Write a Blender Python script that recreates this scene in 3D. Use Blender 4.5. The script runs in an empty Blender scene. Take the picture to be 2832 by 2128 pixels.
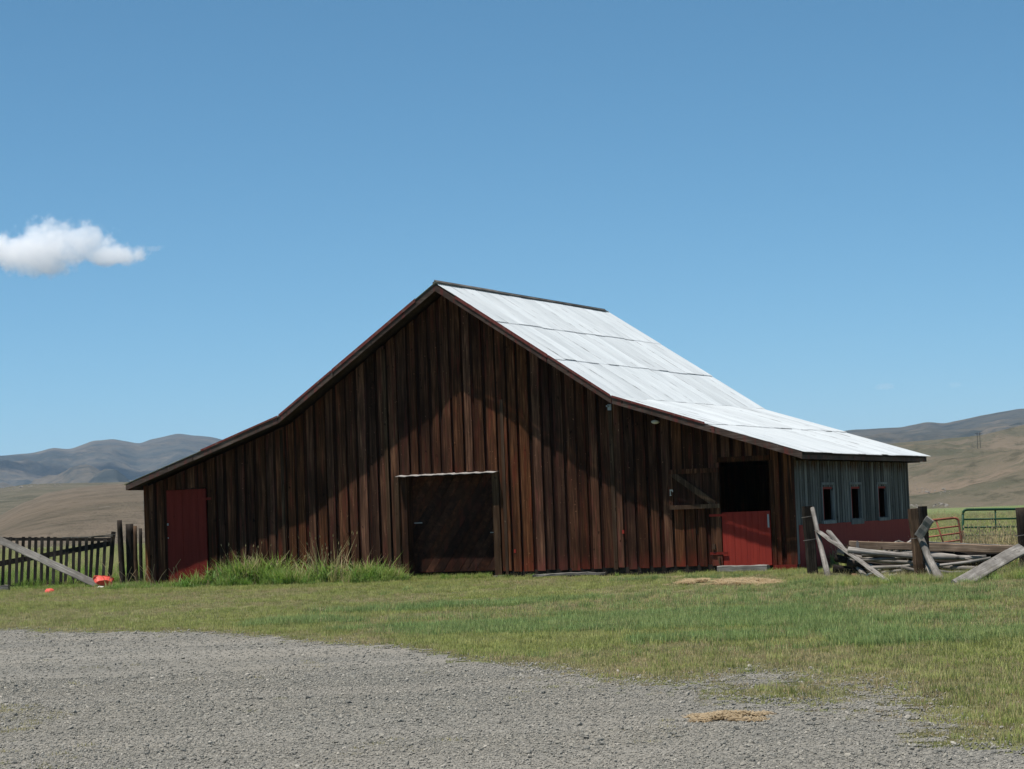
import bpy, math, random
import numpy as np
from mathutils import Vector, Matrix
from mathutils.bvhtree import BVHTree

random.seed(7)
rng = np.random.default_rng(11)
sc = bpy.context.scene
C = sc.collection
R = math.radians

# ------------------------------------------------------------------ camera
PIT, ROL, YAW = R(3.27), R(2.16), R(24.74)
CAM = Vector((0, 0, 1.445))
FPX, KPX = 6521.0, 2832 / 2212
cam = bpy.data.objects.new('camera', bpy.data.cameras.new('camera'))
C.objects.link(cam); sc.camera = cam
cam.data.sensor_width = 36.0
cam.data.lens = 36.0 * FPX / 2832
cam.data.clip_start = 0.1
cam.data.clip_end = 60000
fw = Vector((0, math.cos(PIT), math.sin(PIT)))
up0 = Vector((0, -math.sin(PIT), math.cos(PIT)))
rt0 = Vector((1, 0, 0))
rt = rt0 * math.cos(ROL) - up0 * math.sin(ROL)
up = rt0 * math.sin(ROL) + up0 * math.cos(ROL)
M = Matrix((rt, up, -fw)).transposed().to_4x4()
M.translation = CAM
cam.matrix_world = M

# ------------------------------------------------------------------ sky, sun, exposure
LD = (Vector((math.cos(YAW), -math.sin(YAW), 0)) * .40 + Vector((math.sin(YAW), math.cos(YAW), 0)) * .60 + Vector((0, 0, -2.50))).normalized()          # direction the sunlight travels
w = bpy.data.worlds.new('World'); sc.world = w; w.use_nodes = True
nt = w.node_tree; nt.nodes.clear()
sky = nt.nodes.new('ShaderNodeTexSky'); sky.sky_type = 'NISHITA'; sky.sun_disc = False
sky.sun_elevation = math.asin(-LD.z)
sky.sun_rotation = math.atan2(-LD.x, -LD.y)
sky.altitude = 1800; sky.air_density = 0.8; sky.dust_density = 0.0; sky.ozone_density = 8.0
bg = nt.nodes.new('ShaderNodeBackground'); bg.inputs['Strength'].default_value = 0.084
hs = nt.nodes.new('ShaderNodeHueSaturation'); hs.inputs['Saturation'].default_value = 1.05; hs.inputs['Hue'].default_value = .480
wo = nt.nodes.new('ShaderNodeOutputWorld')
nt.links.new(sky.outputs[0], hs.inputs['Color']); nt.links.new(hs.outputs[0], bg.inputs[0]); nt.links.new(bg.outputs[0], wo.inputs[0])
sun = bpy.data.objects.new('sun', bpy.data.lights.new('sun', 'SUN'))
sun.data.energy = 5.0; sun.data.angle = R(0.53); sun.data.color = (1.0, 0.955, 0.89)
sun.rotation_euler = LD.to_track_quat('-Z', 'Y').to_euler(); C.objects.link(sun)
sc.view_settings.view_transform = 'Standard'; sc.view_settings.look = 'None'
sc.view_settings.exposure = 0.42; sc.view_settings.gamma = 1.0
sc.view_settings.use_curve_mapping = False
sc.cycles.use_denoising = True
sc.cycles.max_bounces = 14; sc.cycles.diffuse_bounces = 3; sc.cycles.glossy_bounces = 2
sc.cycles.transmission_bounces = 2; sc.cycles.volume_bounces = 12
sc.cycles.transparent_max_bounces = 8
sc.cycles.caustics_reflective = False; sc.cycles.caustics_refractive = False

# ------------------------------------------------------------------ helpers
def ray(x, y):
    xr = (x * KPX - 1416) / FPX; zr = -(y * KPX - 1064) / FPX
    return (fw + rt * xr + up * zr)
def G(x, y, z=0.0):                      # point on the level z seen there
    d = ray(x, y); return CAM + d * ((z - CAM.z) / d.z)
def A(x, y, Y):                          # point at depth Y
    d = ray(x, y); return CAM + d * (Y / d.y)

def tag(o, label=None, cat=None, group=None, kind=None):
    if label: o['label'] = label
    if cat: o['category'] = cat
    if group: o['group'] = group
    if kind: o['kind'] = kind
    return o
def empty(name, loc=(0, 0, 0), rz=0.0):
    o = bpy.data.objects.new(name, None); C.objects.link(o)
    o.location = loc; o.rotation_euler = (0, 0, rz); o.empty_display_size = 0.3
    return o
def lay_uv(o, uv):
    la = o.data.uv_layers.new(name='grain')
    for lp in o.data.loops: la.data[lp.index].uv = uv[lp.vertex_index]
    return o
def mesh(name, v, f, mat, parent=None, smooth=False):
    me = bpy.data.meshes.new(name); me.from_pydata([tuple(p) for p in v], [], f)
    if mat: me.materials.append(mat)
    if smooth: me.polygons.foreach_set('use_smooth', [True] * len(me.polygons))
    me.update()
    o = bpy.data.objects.new(name, me); C.objects.link(o)
    if parent: o.parent = parent
    return o
BF = [(0, 3, 2, 1), (4, 5, 6, 7), (0, 1, 5, 4), (1, 2, 6, 5), (2, 3, 7, 6), (3, 0, 4, 7)]
def boxv(x0, x1, y0, y1, z0, z1):
    return [(x0, y0, z0), (x1, y0, z0), (x1, y1, z0), (x0, y1, z0),
            (x0, y0, z1), (x1, y0, z1), (x1, y1, z1), (x0, y1, z1)]
def box(name, x0, x1, y0, y1, z0, z1, mat, parent=None, bev=0.0):
    if bev <= 0: return mesh(name, boxv(x0, x1, y0, y1, z0, z1), BF, mat, parent)
    import bmesh
    bm = bmesh.new(); vs = [bm.verts.new(p) for p in boxv(x0, x1, y0, y1, z0, z1)]
    for q in BF: bm.faces.new([vs[i] for i in q])
    bmesh.ops.bevel(bm, geom=bm.edges[:], offset=bev, segments=1, affect='EDGES')
    me = bpy.data.meshes.new(name); bm.to_mesh(me); bm.free(); me.materials.append(mat)
    o = bpy.data.objects.new(name, me); C.objects.link(o)
    if parent: o.parent = parent
    return o
def multi(name, boxes, mat, parent=None):
    v, f = [], []
    for b in boxes:
        k = len(v); v += boxv(*b); f += [tuple(i + k for i in q) for q in BF]
    return mesh(name, v, f, mat, parent)
def prism(name, poly, y0, y1, mat, parent=None):
    """poly: (x, z) counter-clockwise seen from -y; y0 front, y1 back"""
    n = len(poly)
    v = [(p[0], y0, p[1]) for p in poly] + [(p[0], y1, p[1]) for p in poly]
    f = [tuple(range(n)), tuple(range(2 * n - 1, n - 1, -1))]
    f += [(i, i + n, (i + 1) % n + n, (i + 1) % n) for i in range(n)]
    return mesh(name, v, f, mat, parent)
def clip(poly, a, b, c):                 # keep a*x + b*z <= c
    out = []
    for i in range(len(poly)):
        p, q = poly[i], poly[(i + 1) % len(poly)]
        dp = a * p[0] + b * p[1] - c; dq = a * q[0] + b * q[1] - c
        if dp <= 0: out.append(p)
        if dp * dq < 0:
            t = dp / (dp - dq); out.append((p[0] + (q[0] - p[0]) * t, p[1] + (q[1] - p[1]) * t))
    return out
def frame(d, hint=Vector((0, 0, 1))):
    d = d.normalized()
    if abs(d.dot(hint)) > 0.97: hint = Vector((1, 0, 0))
    s = d.cross(hint).normalized(); u = s.cross(d).normalized()
    return s, u
def timber(name, p0, p1, wd, th, mat, parent=None, seg=7, jit=0.006, bow=0.0, taper=1.0, hint=Vector((0, 0, 1)), roll=0.0, rough_end=0.0):
    """weathered sawn timber between two points, wd across, th along the hint"""
    p0, p1 = Vector(p0), Vector(p1); d = p1 - p0
    s, u = frame(d, hint)
    if roll:
        q = Matrix.Rotation(roll, 3, d.normalized()); s, u = q @ s, q @ u
    v, f, uv = [], [], []
    prof = [(-.5, -.42), (-.42, -.5), (.42, -.5), (.5, -.42), (.5, .42), (.42, .5), (-.42, .5), (-.5, .42)]
    for i in range(seg + 1):
        t = i / seg; k = 1 + (taper - 1) * t
        c = p0 + d * t + u * (bow * 4 * t * (1 - t)) + s * random.uniform(-jit, jit) + u * random.uniform(-jit, jit)
        for a, b in prof:
            uv.append((t * d.length, a * wd + b * th))
            e = d.normalized() * (random.uniform(-rough_end, rough_end) if i in (0, seg) else 0)
            v.append(c + s * (a * wd * k + random.uniform(-jit, jit) * .5) + u * (b * th * k + random.uniform(-jit, jit) * .5) + e)
    for i in range(seg):
        for j in range(8):
            a = i * 8 + j; b = i * 8 + (j + 1) % 8
            f.append((a, b, b + 8, a + 8))
    f.append(tuple(range(7, -1, -1))); f.append(tuple(range(seg * 8, seg * 8 + 8)))
    return lay_uv(mesh(name, v, f, mat, parent), uv)
def pole(name, pts, r0, r1, mat, parent=None, n=9, jit=0.08, cap=True, smooth=True, sub=4):
    """rough round pole through points, with knots and an uneven girth"""
    P = [Vector(p) for p in pts]; Q = []
    for i in range(len(P) - 1):
        for k in range(sub): Q.append(P[i].lerp(P[i + 1], k / sub))
    Q.append(P[-1]); m = len(Q); v, f, uv = [], [], []; run = 0.0
    ph = [random.uniform(0, 6.28) for _ in range(3)]
    for i, c in enumerate(Q):
        d = Q[min(i + 1, m - 1)] - Q[max(i - 1, 0)]; s, u = frame(d)
        if i: run += (c - Q[i - 1]).length
        r = r0 + (r1 - r0) * i / (m - 1)
        for j in range(n):
            a = 2 * math.pi * j / n
            k = r * (1 + jit * math.sin(3 * a + ph[0]) * .5 + jit * math.sin(2 * a + ph[1] + i * .7) * .6 + random.uniform(-jit, jit) * .5)
            v.append(c + s * (math.cos(a) * k) + u * (math.sin(a) * k)); uv.append((run, r * abs(a - math.pi)))
    for i in range(m - 1):
        for j in range(n):
            a = i * n + j; b = i * n + (j + 1) % n; f.append((a, b, b + n, a + n))
    if cap: f.append(tuple(range(n - 1, -1, -1))); f.append(tuple(range((m - 1) * n, m * n)))
    return lay_uv(mesh(name, v, f, mat, parent, smooth), uv)

# value noise for scattering and terrain
_T = rng.random((256, 256))
def vnoise(x, y):
    x = np.asarray(x, float); y = np.asarray(y, float)
    xi = np.floor(x).astype(int); yi = np.floor(y).astype(int)
    a = x - xi; b = y - yi; a = a * a * (3 - 2 * a); b = b * b * (3 - 2 * b)
    g = lambda i, j: _T[i & 255, j & 255]
    return (g(xi, yi) * (1 - a) + g(xi + 1, yi) * a) * (1 - b) + (g(xi, yi + 1) * (1 - a) + g(xi + 1, yi + 1) * a) * b
def fbm(x, y, o=5, ridge=False):
    s = 0; amp = 1; tot = 0
    for k in range(o):
        n = vnoise(x * 2 ** k + 17.3 * k, y * 2 ** k + 5.1 * k)
        if ridge: n = 1 - np.abs(2 * n - 1)
        s = s + n * amp; tot += amp; amp *= .5
    return s / tot

# ------------------------------------------------------------------ materials
class Mat:
    def __init__(s, name, rough=0.85, spec=0.3, metal=0.0):
        s.m = bpy.data.materials.new(name); s.m.use_nodes = True; s.t = s.m.node_tree
        s.b = s.t.nodes['Principled BSDF']
        s.b.inputs['Roughness'].default_value = rough
        s.b.inputs['Specular IOR Level'].default_value = spec
        s.b.inputs['Metallic'].default_value = metal
    def n(s, typ, **kw):
        x = s.t.nodes.new(typ)
        for k, v in kw.items(): setattr(x, k, v)
        return x
    def l(s, a, b): s.t.links.new(a, b)
    def co(s, kind='Object', scale=(1, 1, 1), rnd=True):
        if kind == 'World': src = s.n('ShaderNodeNewGeometry').outputs['Position']
        else: src = s.n('ShaderNodeTexCoord').outputs[kind]
        mp = s.n('ShaderNodeMapping'); mp.inputs['Scale'].default_value = scale; s.l(src, mp.inputs['Vector'])
        if rnd:
            oi = s.n('ShaderNodeObjectInfo'); ml = s.n('ShaderNodeMath', operation='MULTIPLY'); ml.inputs[1].default_value = 37.0
            cb = s.n('ShaderNodeCombineXYZ'); s.l(oi.outputs['Random'], ml.inputs[0])
            for i in range(3): s.l(ml.outputs[0], cb.inputs[i])
            s.l(cb.outputs[0], mp.inputs['Location'])
        return mp.outputs[0]
    def noise(s, vec, scale=1.0, detail=4, rough=.6, dist=0.0):
        x = s.n('ShaderNodeTexNoise'); x.inputs['Scale'].default_value = scale; x.inputs['Detail'].default_value = detail
        x.inputs['Roughness'].default_value = rough; x.inputs['Distortion'].default_value = dist
        s.l(vec, x.inputs['Vector']); return x.outputs['Fac']
    def ramp(s, fac, stops, interp='LINEAR'):
        x = s.n('ShaderNodeValToRGB'); e = x.color_ramp.elements; x.color_ramp.interpolation = interp
        while len(e) < len(stops): e.new(0.5)
        for q, (p, c) in zip(e, stops): q.position = p; q.color = (*c, 1) if len(c) == 3 else c
        s.l(fac, x.inputs[0]); return x.outputs[0]
    def mix(s, fac, a, b, mode='MIX'):
        x = s.n('ShaderNodeMix', data_type='RGBA', blend_type=mode)
        for k, v in ((0, fac), (6, a), (7, b)):
            if isinstance(v, (int, float)): x.inputs[k].default_value = v
            elif isinstance(v, tuple): x.inputs[k].default_value = (*v, 1)
            else: s.l(v, x.inputs[k])
        return x.outputs[2]
    def mrange(s, v, a, b, c=0.0, d=1.0):
        x = s.n('ShaderNodeMapRange'); s.l(v, x.inputs[0])
        for i, q in enumerate((a, b, c, d)): x.inputs[i + 1].default_value = q
        return x.outputs[0]
    def math(s, op, a, b=None):
        x = s.n('ShaderNodeMath', operation=op)
        for i, v in enumerate((a, b)):
            if v is None: continue
            if isinstance(v, (int, float)): x.inputs[i].default_value = v
            else: s.l(v, x.inputs[i])
        return x.outputs[0]
    def sep(s, v):
        x = s.n('ShaderNodeSeparateXYZ'); s.l(v, x.inputs[0]); return x.outputs
    def rnd(s): return s.n('ShaderNodeObjectInfo').outputs['Random']
    def col(s, c): s.l(c, s.b.inputs['Base Color'])
    def bump(s, h, strength=.4, dist=.01):
        x = s.n('ShaderNodeBump'); x.inputs['Strength'].default_value = strength; x.inputs['Distance'].default_value = dist
        s.l(h, x.inputs['Height']); s.l(x.outputs[0], s.b.inputs['Normal'])

def wood(name, dark, mid, light, scale=(22, 22, 1.0), var=.35, red=None, redz=None, rough=.88, bump=.5, kind='Object', redamt=.3):
    m = Mat(name, rough, .06)
    v = m.co(kind, scale); st = m.noise(v, 1.0, 6, .62, .4)
    c = m.ramp(st, [(.28, dark), (.5, mid), (.72, light)])
    v2 = m.co(kind, (1.2, 1.2, .35)); bl = m.noise(v2, 1.3, 3)
    c = m.mix(m.mrange(bl, .35, .7), c, dark)
    if red:
        rm = m.mrange(m.noise(m.co(kind, (9, 9, 1.1)), 1.0, 4), .52, .66)
        rm = m.math('MULTIPLY', rm, redamt)
        if redz:
            z = m.sep(m.co(kind, (1, 1, 1), False))[2]
            zz = m.mrange(z, redz[1], redz[0])
            rm = m.math('MAXIMUM', rm, m.math('MULTIPLY', zz, m.mrange(m.noise(m.co(kind, (6, 6, 2)), 1.0, 4), .35, .6)))
        c = m.mix(rm, c, red)
    kn = m.mrange(m.noise(m.co(kind, (9, 9, 5)), 1.0, 2, .4), .70, .76, 0, .8)          # knots and nail stains
    c = m.mix(kn, c, tuple(q * .45 for q in dark))
    fl = m.mrange(m.noise(m.co(kind, (26, 26, 17)), 1.0, 2, .5), .72, .75, 0, .55)        # flakes of old paint and splinters
    c = m.mix(fl, c, tuple(min(1, q * 1.7 + .01) for q in light))
    hv = m.n('ShaderNodeHueSaturation'); m.l(c, hv.inputs['Color'])
    m.l(m.mrange(m.rnd(), 0, 1, 1 - var, 1 + var), hv.inputs['Value'])
    m.l(m.mrange(m.math('FRACT', m.math('MULTIPLY', m.rnd(), 7.3)), 0, 1, .86, 1.03), hv.inputs['Saturation'])
    m.col(hv.outputs[0]); m.bump(st, bump, .012)
    return m.m
def paint(name, c0, c1, wear=None, scale=(14, 14, .8), rough=.7, spec=.10, weart=(.6, .72)):
    m = Mat(name, rough, spec)
    n1 = m.noise(m.co('Object', scale), 1.0, 5); c = m.ramp(n1, [(.3, c0), (.7, c1)])
    if wear: c = m.mix(m.mrange(m.noise(m.co('Object', (5, 5, 3)), 1.6, 6, .7), *weart), c, wear)
    m.col(c); m.bump(n1, .35, .008); return m.m

M_board = wood('barn_board', (.024, .0105, .0058), (.074, .030, .0140), (.21, .092, .042), var=.40, red=(.12, .023, .014), redz=(.18, .6), redamt=.45)
M_inner = wood('barn_inner_board', (.015, .0066, .0040), (.036, .0136, .0074), (.068, .027, .0135), var=.35, red=(.07, .012, .008), redz=(.1, .5), redamt=.5)  # gap shade put into a darker colour, along with preserved red stain
M_trim = wood('barn_trim', (.035, .020, .012), (.095, .054, .031), (.20, .125, .075), var=.3)
M_fascia = wood('fascia_board', (.05, .034, .028), (.10, .07, .056), (.17, .13, .11), scale=(2, 20, 20), var=.25, red=(.14, .034, .028), redamt=.8)
M_redtrim = paint('red_trim_paint', (.12, .030, .026), (.18, .058, .050), (.16, .12, .105), weart=(.52, .7))
M_grey = wood('grey_board', (.080, .073, .067), (.185, .172, .16), (.31, .29, .272), scale=(20, 20, .9), var=.35, red=(.075, .036, .02), redz=(2.47, 2.28), redamt=.10)
M_greyin = wood('grey_inner_board', (.022, .021, .021), (.05, .048, .047), (.09, .087, .085), var=.2)
M_red = paint('barn_red', (.115, .014, .010), (.165, .022, .015), (.06, .011, .008))
M_redlow = paint('side_red', (.24, .026, .018), (.31, .040, .027), (.13, .017, .012))
M_frame = wood('window_frame', (.12, .115, .11), (.26, .25, .24), (.38, .37, .36), var=.15)
M_redbright = paint('barn_red_bright', (.21, .024, .017), (.29, .036, .024), (.13, .016, .012), weart=(.64, .74))
M_door = wood('door_plank', (.022, .0095, .0058), (.062, .024, .013), (.14, .055, .026), scale=(9, 9, 9), var=.5, red=(.085, .018, .011), redamt=.5)
M_deck = wood('roof_deck', (.02, .013, .01), (.04, .027, .02), (.07, .05, .04), scale=(3, 20, 20))
M_dark = wood('dark_timber', (.010, .008, .007), (.022, .017, .014), (.045, .035, .028))
M_stone = paint('footing_concrete', (.10, .085, .075), (.19, .165, .15), (.06, .05, .045), scale=(9, 9, 9), rough=.95)
M_greyplank = wood('silver_plank', (.10, .090, .078), (.215, .197, .175), (.35, .325, .295), scale=(1.6, 34, 1), var=.2, kind='UV')
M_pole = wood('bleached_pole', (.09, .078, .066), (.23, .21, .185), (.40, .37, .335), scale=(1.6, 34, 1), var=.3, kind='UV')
M_tan = wood('tan_timber', (.13, .085, .055), (.26, .18, .12), (.37, .28, .195), scale=(1.6, 34, 1), var=.15, kind='UV')
M_post = wood('brown_post', (.038, .021, .012), (.105, .06, .033), (.20, .125, .072), scale=(1.6, 34, 1), var=.2, kind='UV')
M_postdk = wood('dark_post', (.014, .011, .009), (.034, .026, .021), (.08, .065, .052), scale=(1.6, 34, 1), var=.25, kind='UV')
M_picket = wood('picket', (.022, .018, .015), (.055, .046, .040), (.12, .10, .088), scale=(1.6, 34, 1), var=.4, kind='UV')
M_tube_g = paint('green_gate_paint', (.008, .035, .018), (.012, .055, .028), (.05, .035, .02), scale=(5, 5, 5), rough=.45)
M_tube_r = paint('rust_red_gate_paint', (.20, .065, .04), (.33, .13, .085), (.22, .12, .07), scale=(5, 5, 5), rough=.6)
M_plastic = paint('faded_red_plastic', (.52, .07, .05), (.68, .12, .09), (.42, .05, .04), scale=(5, 5, 5), rough=.45)
M_white = paint('chalky_white', (.42, .40, .36), (.62, .60, .56), (.3, .26, .2), scale=(6, 6, 6))
M_steel = Mat('dull_steel', .5, .5, .6); M_steel.b.inputs['Base Color'].default_value = (.30, .32, .33, 1); M_steel = M_steel.m
M_wire = Mat('rusty_wire', .6, .4, .4); M_wire.b.inputs['Base Color'].default_value = (.22, .19, .17, 1); M_wire = M_wire.m

def roof_metal():
    m = Mat('galvanised_sheet', .42, .5, .25)
    g = m.co('Object', (1, 1, 1), False); x, y, z = m.sep(g)
    n1 = m.noise(m.co('Object', (1.5, .5, 1)), 1.6, 5)
    c = m.ramp(n1, [(.3, (.57, .60, .60)), (.7, (.71, .735, .73))])
    hv = m.n('ShaderNodeHueSaturation'); m.l(c, hv.inputs['Color']); m.l(m.mrange(m.rnd(), 0, 1, .90, 1.07), hv.inputs['Value'])
    c = hv.outputs[0]
    st = m.noise(m.co('Object', (14, .7, 1)), 1.0, 5, .65)                       # rain streaks down the sheet
    c = m.mix(m.mrange(st, .55, .75, 0, .30), c, (.44, .46, .455))
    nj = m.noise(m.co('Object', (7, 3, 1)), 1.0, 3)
    e = m.mrange(m.math('ADD', y, m.math('MULTIPLY', nj, .05)), -.015, .015)     # lap-edge shadow painted into the colour, with grime
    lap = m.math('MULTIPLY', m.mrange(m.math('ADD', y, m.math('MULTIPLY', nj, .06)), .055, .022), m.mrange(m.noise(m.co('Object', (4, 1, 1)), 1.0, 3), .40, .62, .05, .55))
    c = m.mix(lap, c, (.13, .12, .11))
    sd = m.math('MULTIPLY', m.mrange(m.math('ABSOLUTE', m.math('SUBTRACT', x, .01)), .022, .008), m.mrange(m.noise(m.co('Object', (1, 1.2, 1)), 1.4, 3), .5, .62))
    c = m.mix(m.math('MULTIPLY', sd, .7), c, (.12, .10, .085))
    ru = m.mrange(m.noise(m.co('Object', (3, 2, 1)), 2.0, 5, .7), .70, .78, 0, .5)
    c = m.mix(ru, c, (.20, .13, .085))
    m.col(c); return m.m
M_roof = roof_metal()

def ground_mat():
    m = Mat('meadow_soil', .95, .1)
    p = m.co('World', (1, 1, 1), False); x, y, z = m.sep(p)
    n1 = m.noise(p, .35, 6, .6); n2 = m.noise(p, 9.0, 5, .7); n3 = m.noise(p, .012, 5, .6)
    near = m.ramp(n1, [(.3, (.11, .12, .048)), (.5, (.15, .15, .068)), (.7, (.21, .185, .105))])
    near = m.mix(m.mrange(n2, .4, .65, 0, .6), near, (.075, .08, .035))
    far = m.ramp(n3, [(.3, (.10, .145, .045)), (.5, (.135, .165, .06)), (.7, (.17, .165, .08))])
    c = m.mix(m.mrange(y, 75, 160), near, far)
    dry = m.ramp(m.noise(p, .006, 5, .6), [(.35, (.13, .125, .075)), (.65, (.21, .17, .115))])
    yy = m.math('ADD', y, m.math('MULTIPLY', m.math('SUBTRACT', n3, .5), 500))
    c = m.mix(m.mrange(yy, 480, 760), c, dry)
    m.col(c); m.bump(n2, .5, .05); return m.m
def gravel_mat():
    m = Mat('gravel_bed', .95, .15)
    p = m.co('World', (1, 1, 1), False)
    vo = m.n('ShaderNodeTexVoronoi'); vo.inputs['Scale'].default_value = 38; m.l(p, vo.inputs['Vector'])
    vs = m.sep(vo.outputs['Color'])
    c = m.ramp(vs[0], [(0, (.09, .087, .079)), (.5, (.158, .151, .132)), (1, (.25, .234, .198))])
    big = m.noise(p, .5, 4); c = m.mix(m.mrange(big, .42, .68, 0, .6), c, (.215, .195, .16))
    tk = m.noise(m.co('World', (.10, .75, 1), False), 1.0, 4, .55, .4); c = m.mix(m.mrange(tk, .48, .62, 0, .35), c, (.27, .25, .215))
    m.col(c); m.bump(vo.outputs['Distance'], .8, .02); return m.m
def stone_mat():
    m = Mat('crushed_stone', .85, .25)
    c = m.ramp(m.rnd(), [(0, (.12, .117, .104)), (.3, (.176, .170, .149)), (.6, (.212, .202, .173)), (.9, (.25, .232, .192)), (1, (.38, .35, .30))])
    big = m.noise(m.co('World', (1, 1, 1), False), .45, 3)
    c = m.mix(m.mrange(big, .42, .66, 0, .35), c, (.25, .225, .185))
    tk = m.noise(m.co('World', (.10, .75, 1), False), 1.0, 4, .55, .4); c = m.mix(m.mrange(tk, .48, .62, 0, .22), c, (.29, .27, .235))
    m.col(c); return m.m
def blade_mat(name, a, b, dry, drya=.25):
    m = Mat(name, .55, .25)
    p = m.co('World', (1, 1, 1), False)
    c = m.mix(m.mrange(m.noise(p, .45, 4), .35, .65), a, b)
    c = m.mix(m.math('MULTIPLY', m.mrange(m.noise(p, 3.0, 4), .45, .62), drya), c, dry)
    hv = m.n('ShaderNodeHueSaturation'); m.l(c, hv.inputs['Color']); m.l(m.mrange(m.rnd(), 0, 1, .72, 1.3), hv.inputs['Value'])
    c = hv.outputs[0]; m.col(c)
    tr = m.n('ShaderNodeBsdfTranslucent'); m.l(c, tr.inputs['Color'])
    ms = m.n('ShaderNodeMixShader'); ms.inputs[0].default_value = .45
    m.l(m.b.outputs[0], ms.inputs[1]); m.l(tr.outputs[0], ms.inputs[2])
    m.l(ms.outputs[0], m.t.nodes['Material Output'].inputs['Surface']); return m.m
M_ground, M_gravel, M_stones = ground_mat(), gravel_mat(), stone_mat()
M_bl_green = blade_mat('blade_green', (.295, .335, .092), (.37, .375, .13), (.52, .45, .24))
M_bl_blue = blade_mat('blade_bluegreen', (.215, .31, .105), (.265, .33, .115), (.44, .39, .19), .2)
M_bl_olive = blade_mat('blade_olive', (.35, .325, .14), (.41, .36, .18), (.50, .41, .24), .4)
M_bl_dry = blade_mat('blade_dry', (.40, .30, .17), (.47, .36, .215), (.53, .42, .27), .4)
M_straw = blade_mat('straw', (.34, .265, .165), (.41, .325, .21), (.27, .20, .12), .4)
M_bl_lush = blade_mat('blade_lush', (.12, .225, .032), (.185, .27, .055), (.33, .32, .13), .3)
M_bl_weed = blade_mat('leaf_weed', (.10, .205, .035), (.15, .25, .06), (.30, .31, .13), .3)
M_bl_moss = blade_mat('blade_moss', (.17, .17, .07), (.22, .195, .09), (.30, .235, .14), .4)

def hill_mat(name, base, tan, dark, pale, s=.004, rocks=.0):
    m = Mat(name, .95, .0)
    p = m.co('World', (1, 1, 1), False)
    c = m.mix(m.mrange(m.noise(p, s, 6, .62, .6), .40, .60), base, tan)
    c = m.mix(m.mrange(m.noise(p, s * 2.6, 7, .68, .8), .50, .62, 0, .85), c, dark)  # dark ground patches; weak slope shading is also put into this colour
    c = m.mix(m.mrange(m.noise(m.co('World', (.6, 1.2, 2.0), False), s * 4.2, 7, .72, .5), .57, .66, 0, .85), c, pale)
    f = m.noise(p, s * 9, 8, .75); c = m.mix(m.mrange(f, .48, .62, 0, .7), c, dark)
    f2 = m.noise(p, s * 26, 5, .7); c = m.mix(m.mrange(f2, .54, .64, 0, .55), c, tuple(q * .6 for q in dark))      # scrub
    if rocks: c = m.mix(m.mrange(m.noise(p, s * 14, 6, .75), .64, .70, 0, rocks), c, (.34, .31, .27))
    m.col(c); m.bump(f, 1.0, 8.0); return m.m
M_hillL = hill_mat('sage_hill', (.135, .128, .095), (.16, .142, .105), (.095, .092, .068), (.27, .24, .185), .0045, .8)
M_knoll = hill_mat('brown_knoll', (.185, .152, .114), (.215, .172, .13), (.145, .124, .094), (.30, .25, .19), .006, .45)
M_hillR = hill_mat('grass_hill', (.125, .112, .080), (.195, .152, .112), (.085, .086, .058), (.30, .235, .175), .0035, .2)
M_mtn = hill_mat('far_mountain', (.062, .064, .058), (.115, .095, .070), (.030, .036, .036), (.17, .135, .10), .0013)

# ------------------------------------------------------------------ ground
def axis(lo, hi, fine0, fine1, step, grow=1.25):
    a = list(np.arange(fine0, fine1 + 1e-6, step)); d = step
    while a[-1] < hi: d *= grow; a.append(a[-1] + d)
    d = step
    while a[0] > lo: d *= grow; a.insert(0, a[0] - d)
    return np.array(a)
gx, gy = axis(-14000, 14000, -20, 20, 1.0), axis(-1500, 15000, 8, 80, 1.0)
XX, YY = np.meshgrid(gx, gy)
nx, ny = len(gx), len(gy)
def grid_faces(nx, ny):
    i = np.arange((nx) * (ny)).reshape(ny, nx)
    return np.stack([i[:-1, :-1], i[:-1, 1:], i[1:, 1:], i[1:, :-1]], -1).reshape(-1, 4)
def np_mesh(name, V, F, mat, smooth=True):
    me = bpy.data.meshes.new(name); V = np.asarray(V, np.float32); F = np.asarray(F, np.int32)
    me.vertices.add(len(V)); me.vertices.foreach_set('co', V.ravel())
    k = F.shape[1]; me.loops.add(F.size); me.loops.foreach_set('vertex_index', F.ravel())
    me.polygons.add(len(F)); me.polygons.foreach_set('loop_start', np.arange(0, F.size, k, dtype=np.int32))
    me.polygons.foreach_set('loop_total', np.full(len(F), k, np.int32))
    me.polygons.foreach_set('use_smooth', np.full(len(F), smooth, bool))
    me.materials.append(mat); me.update(calc_edges=True); me.validate()
    o = bpy.data.objects.new(name, me); C.objects.link(o); return o
o = np_mesh('ground', np.stack([XX, YY, np.zeros_like(XX)], -1).reshape(-1, 3), grid_faces(nx, ny), M_ground)
tag(o, kind='structure')

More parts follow.
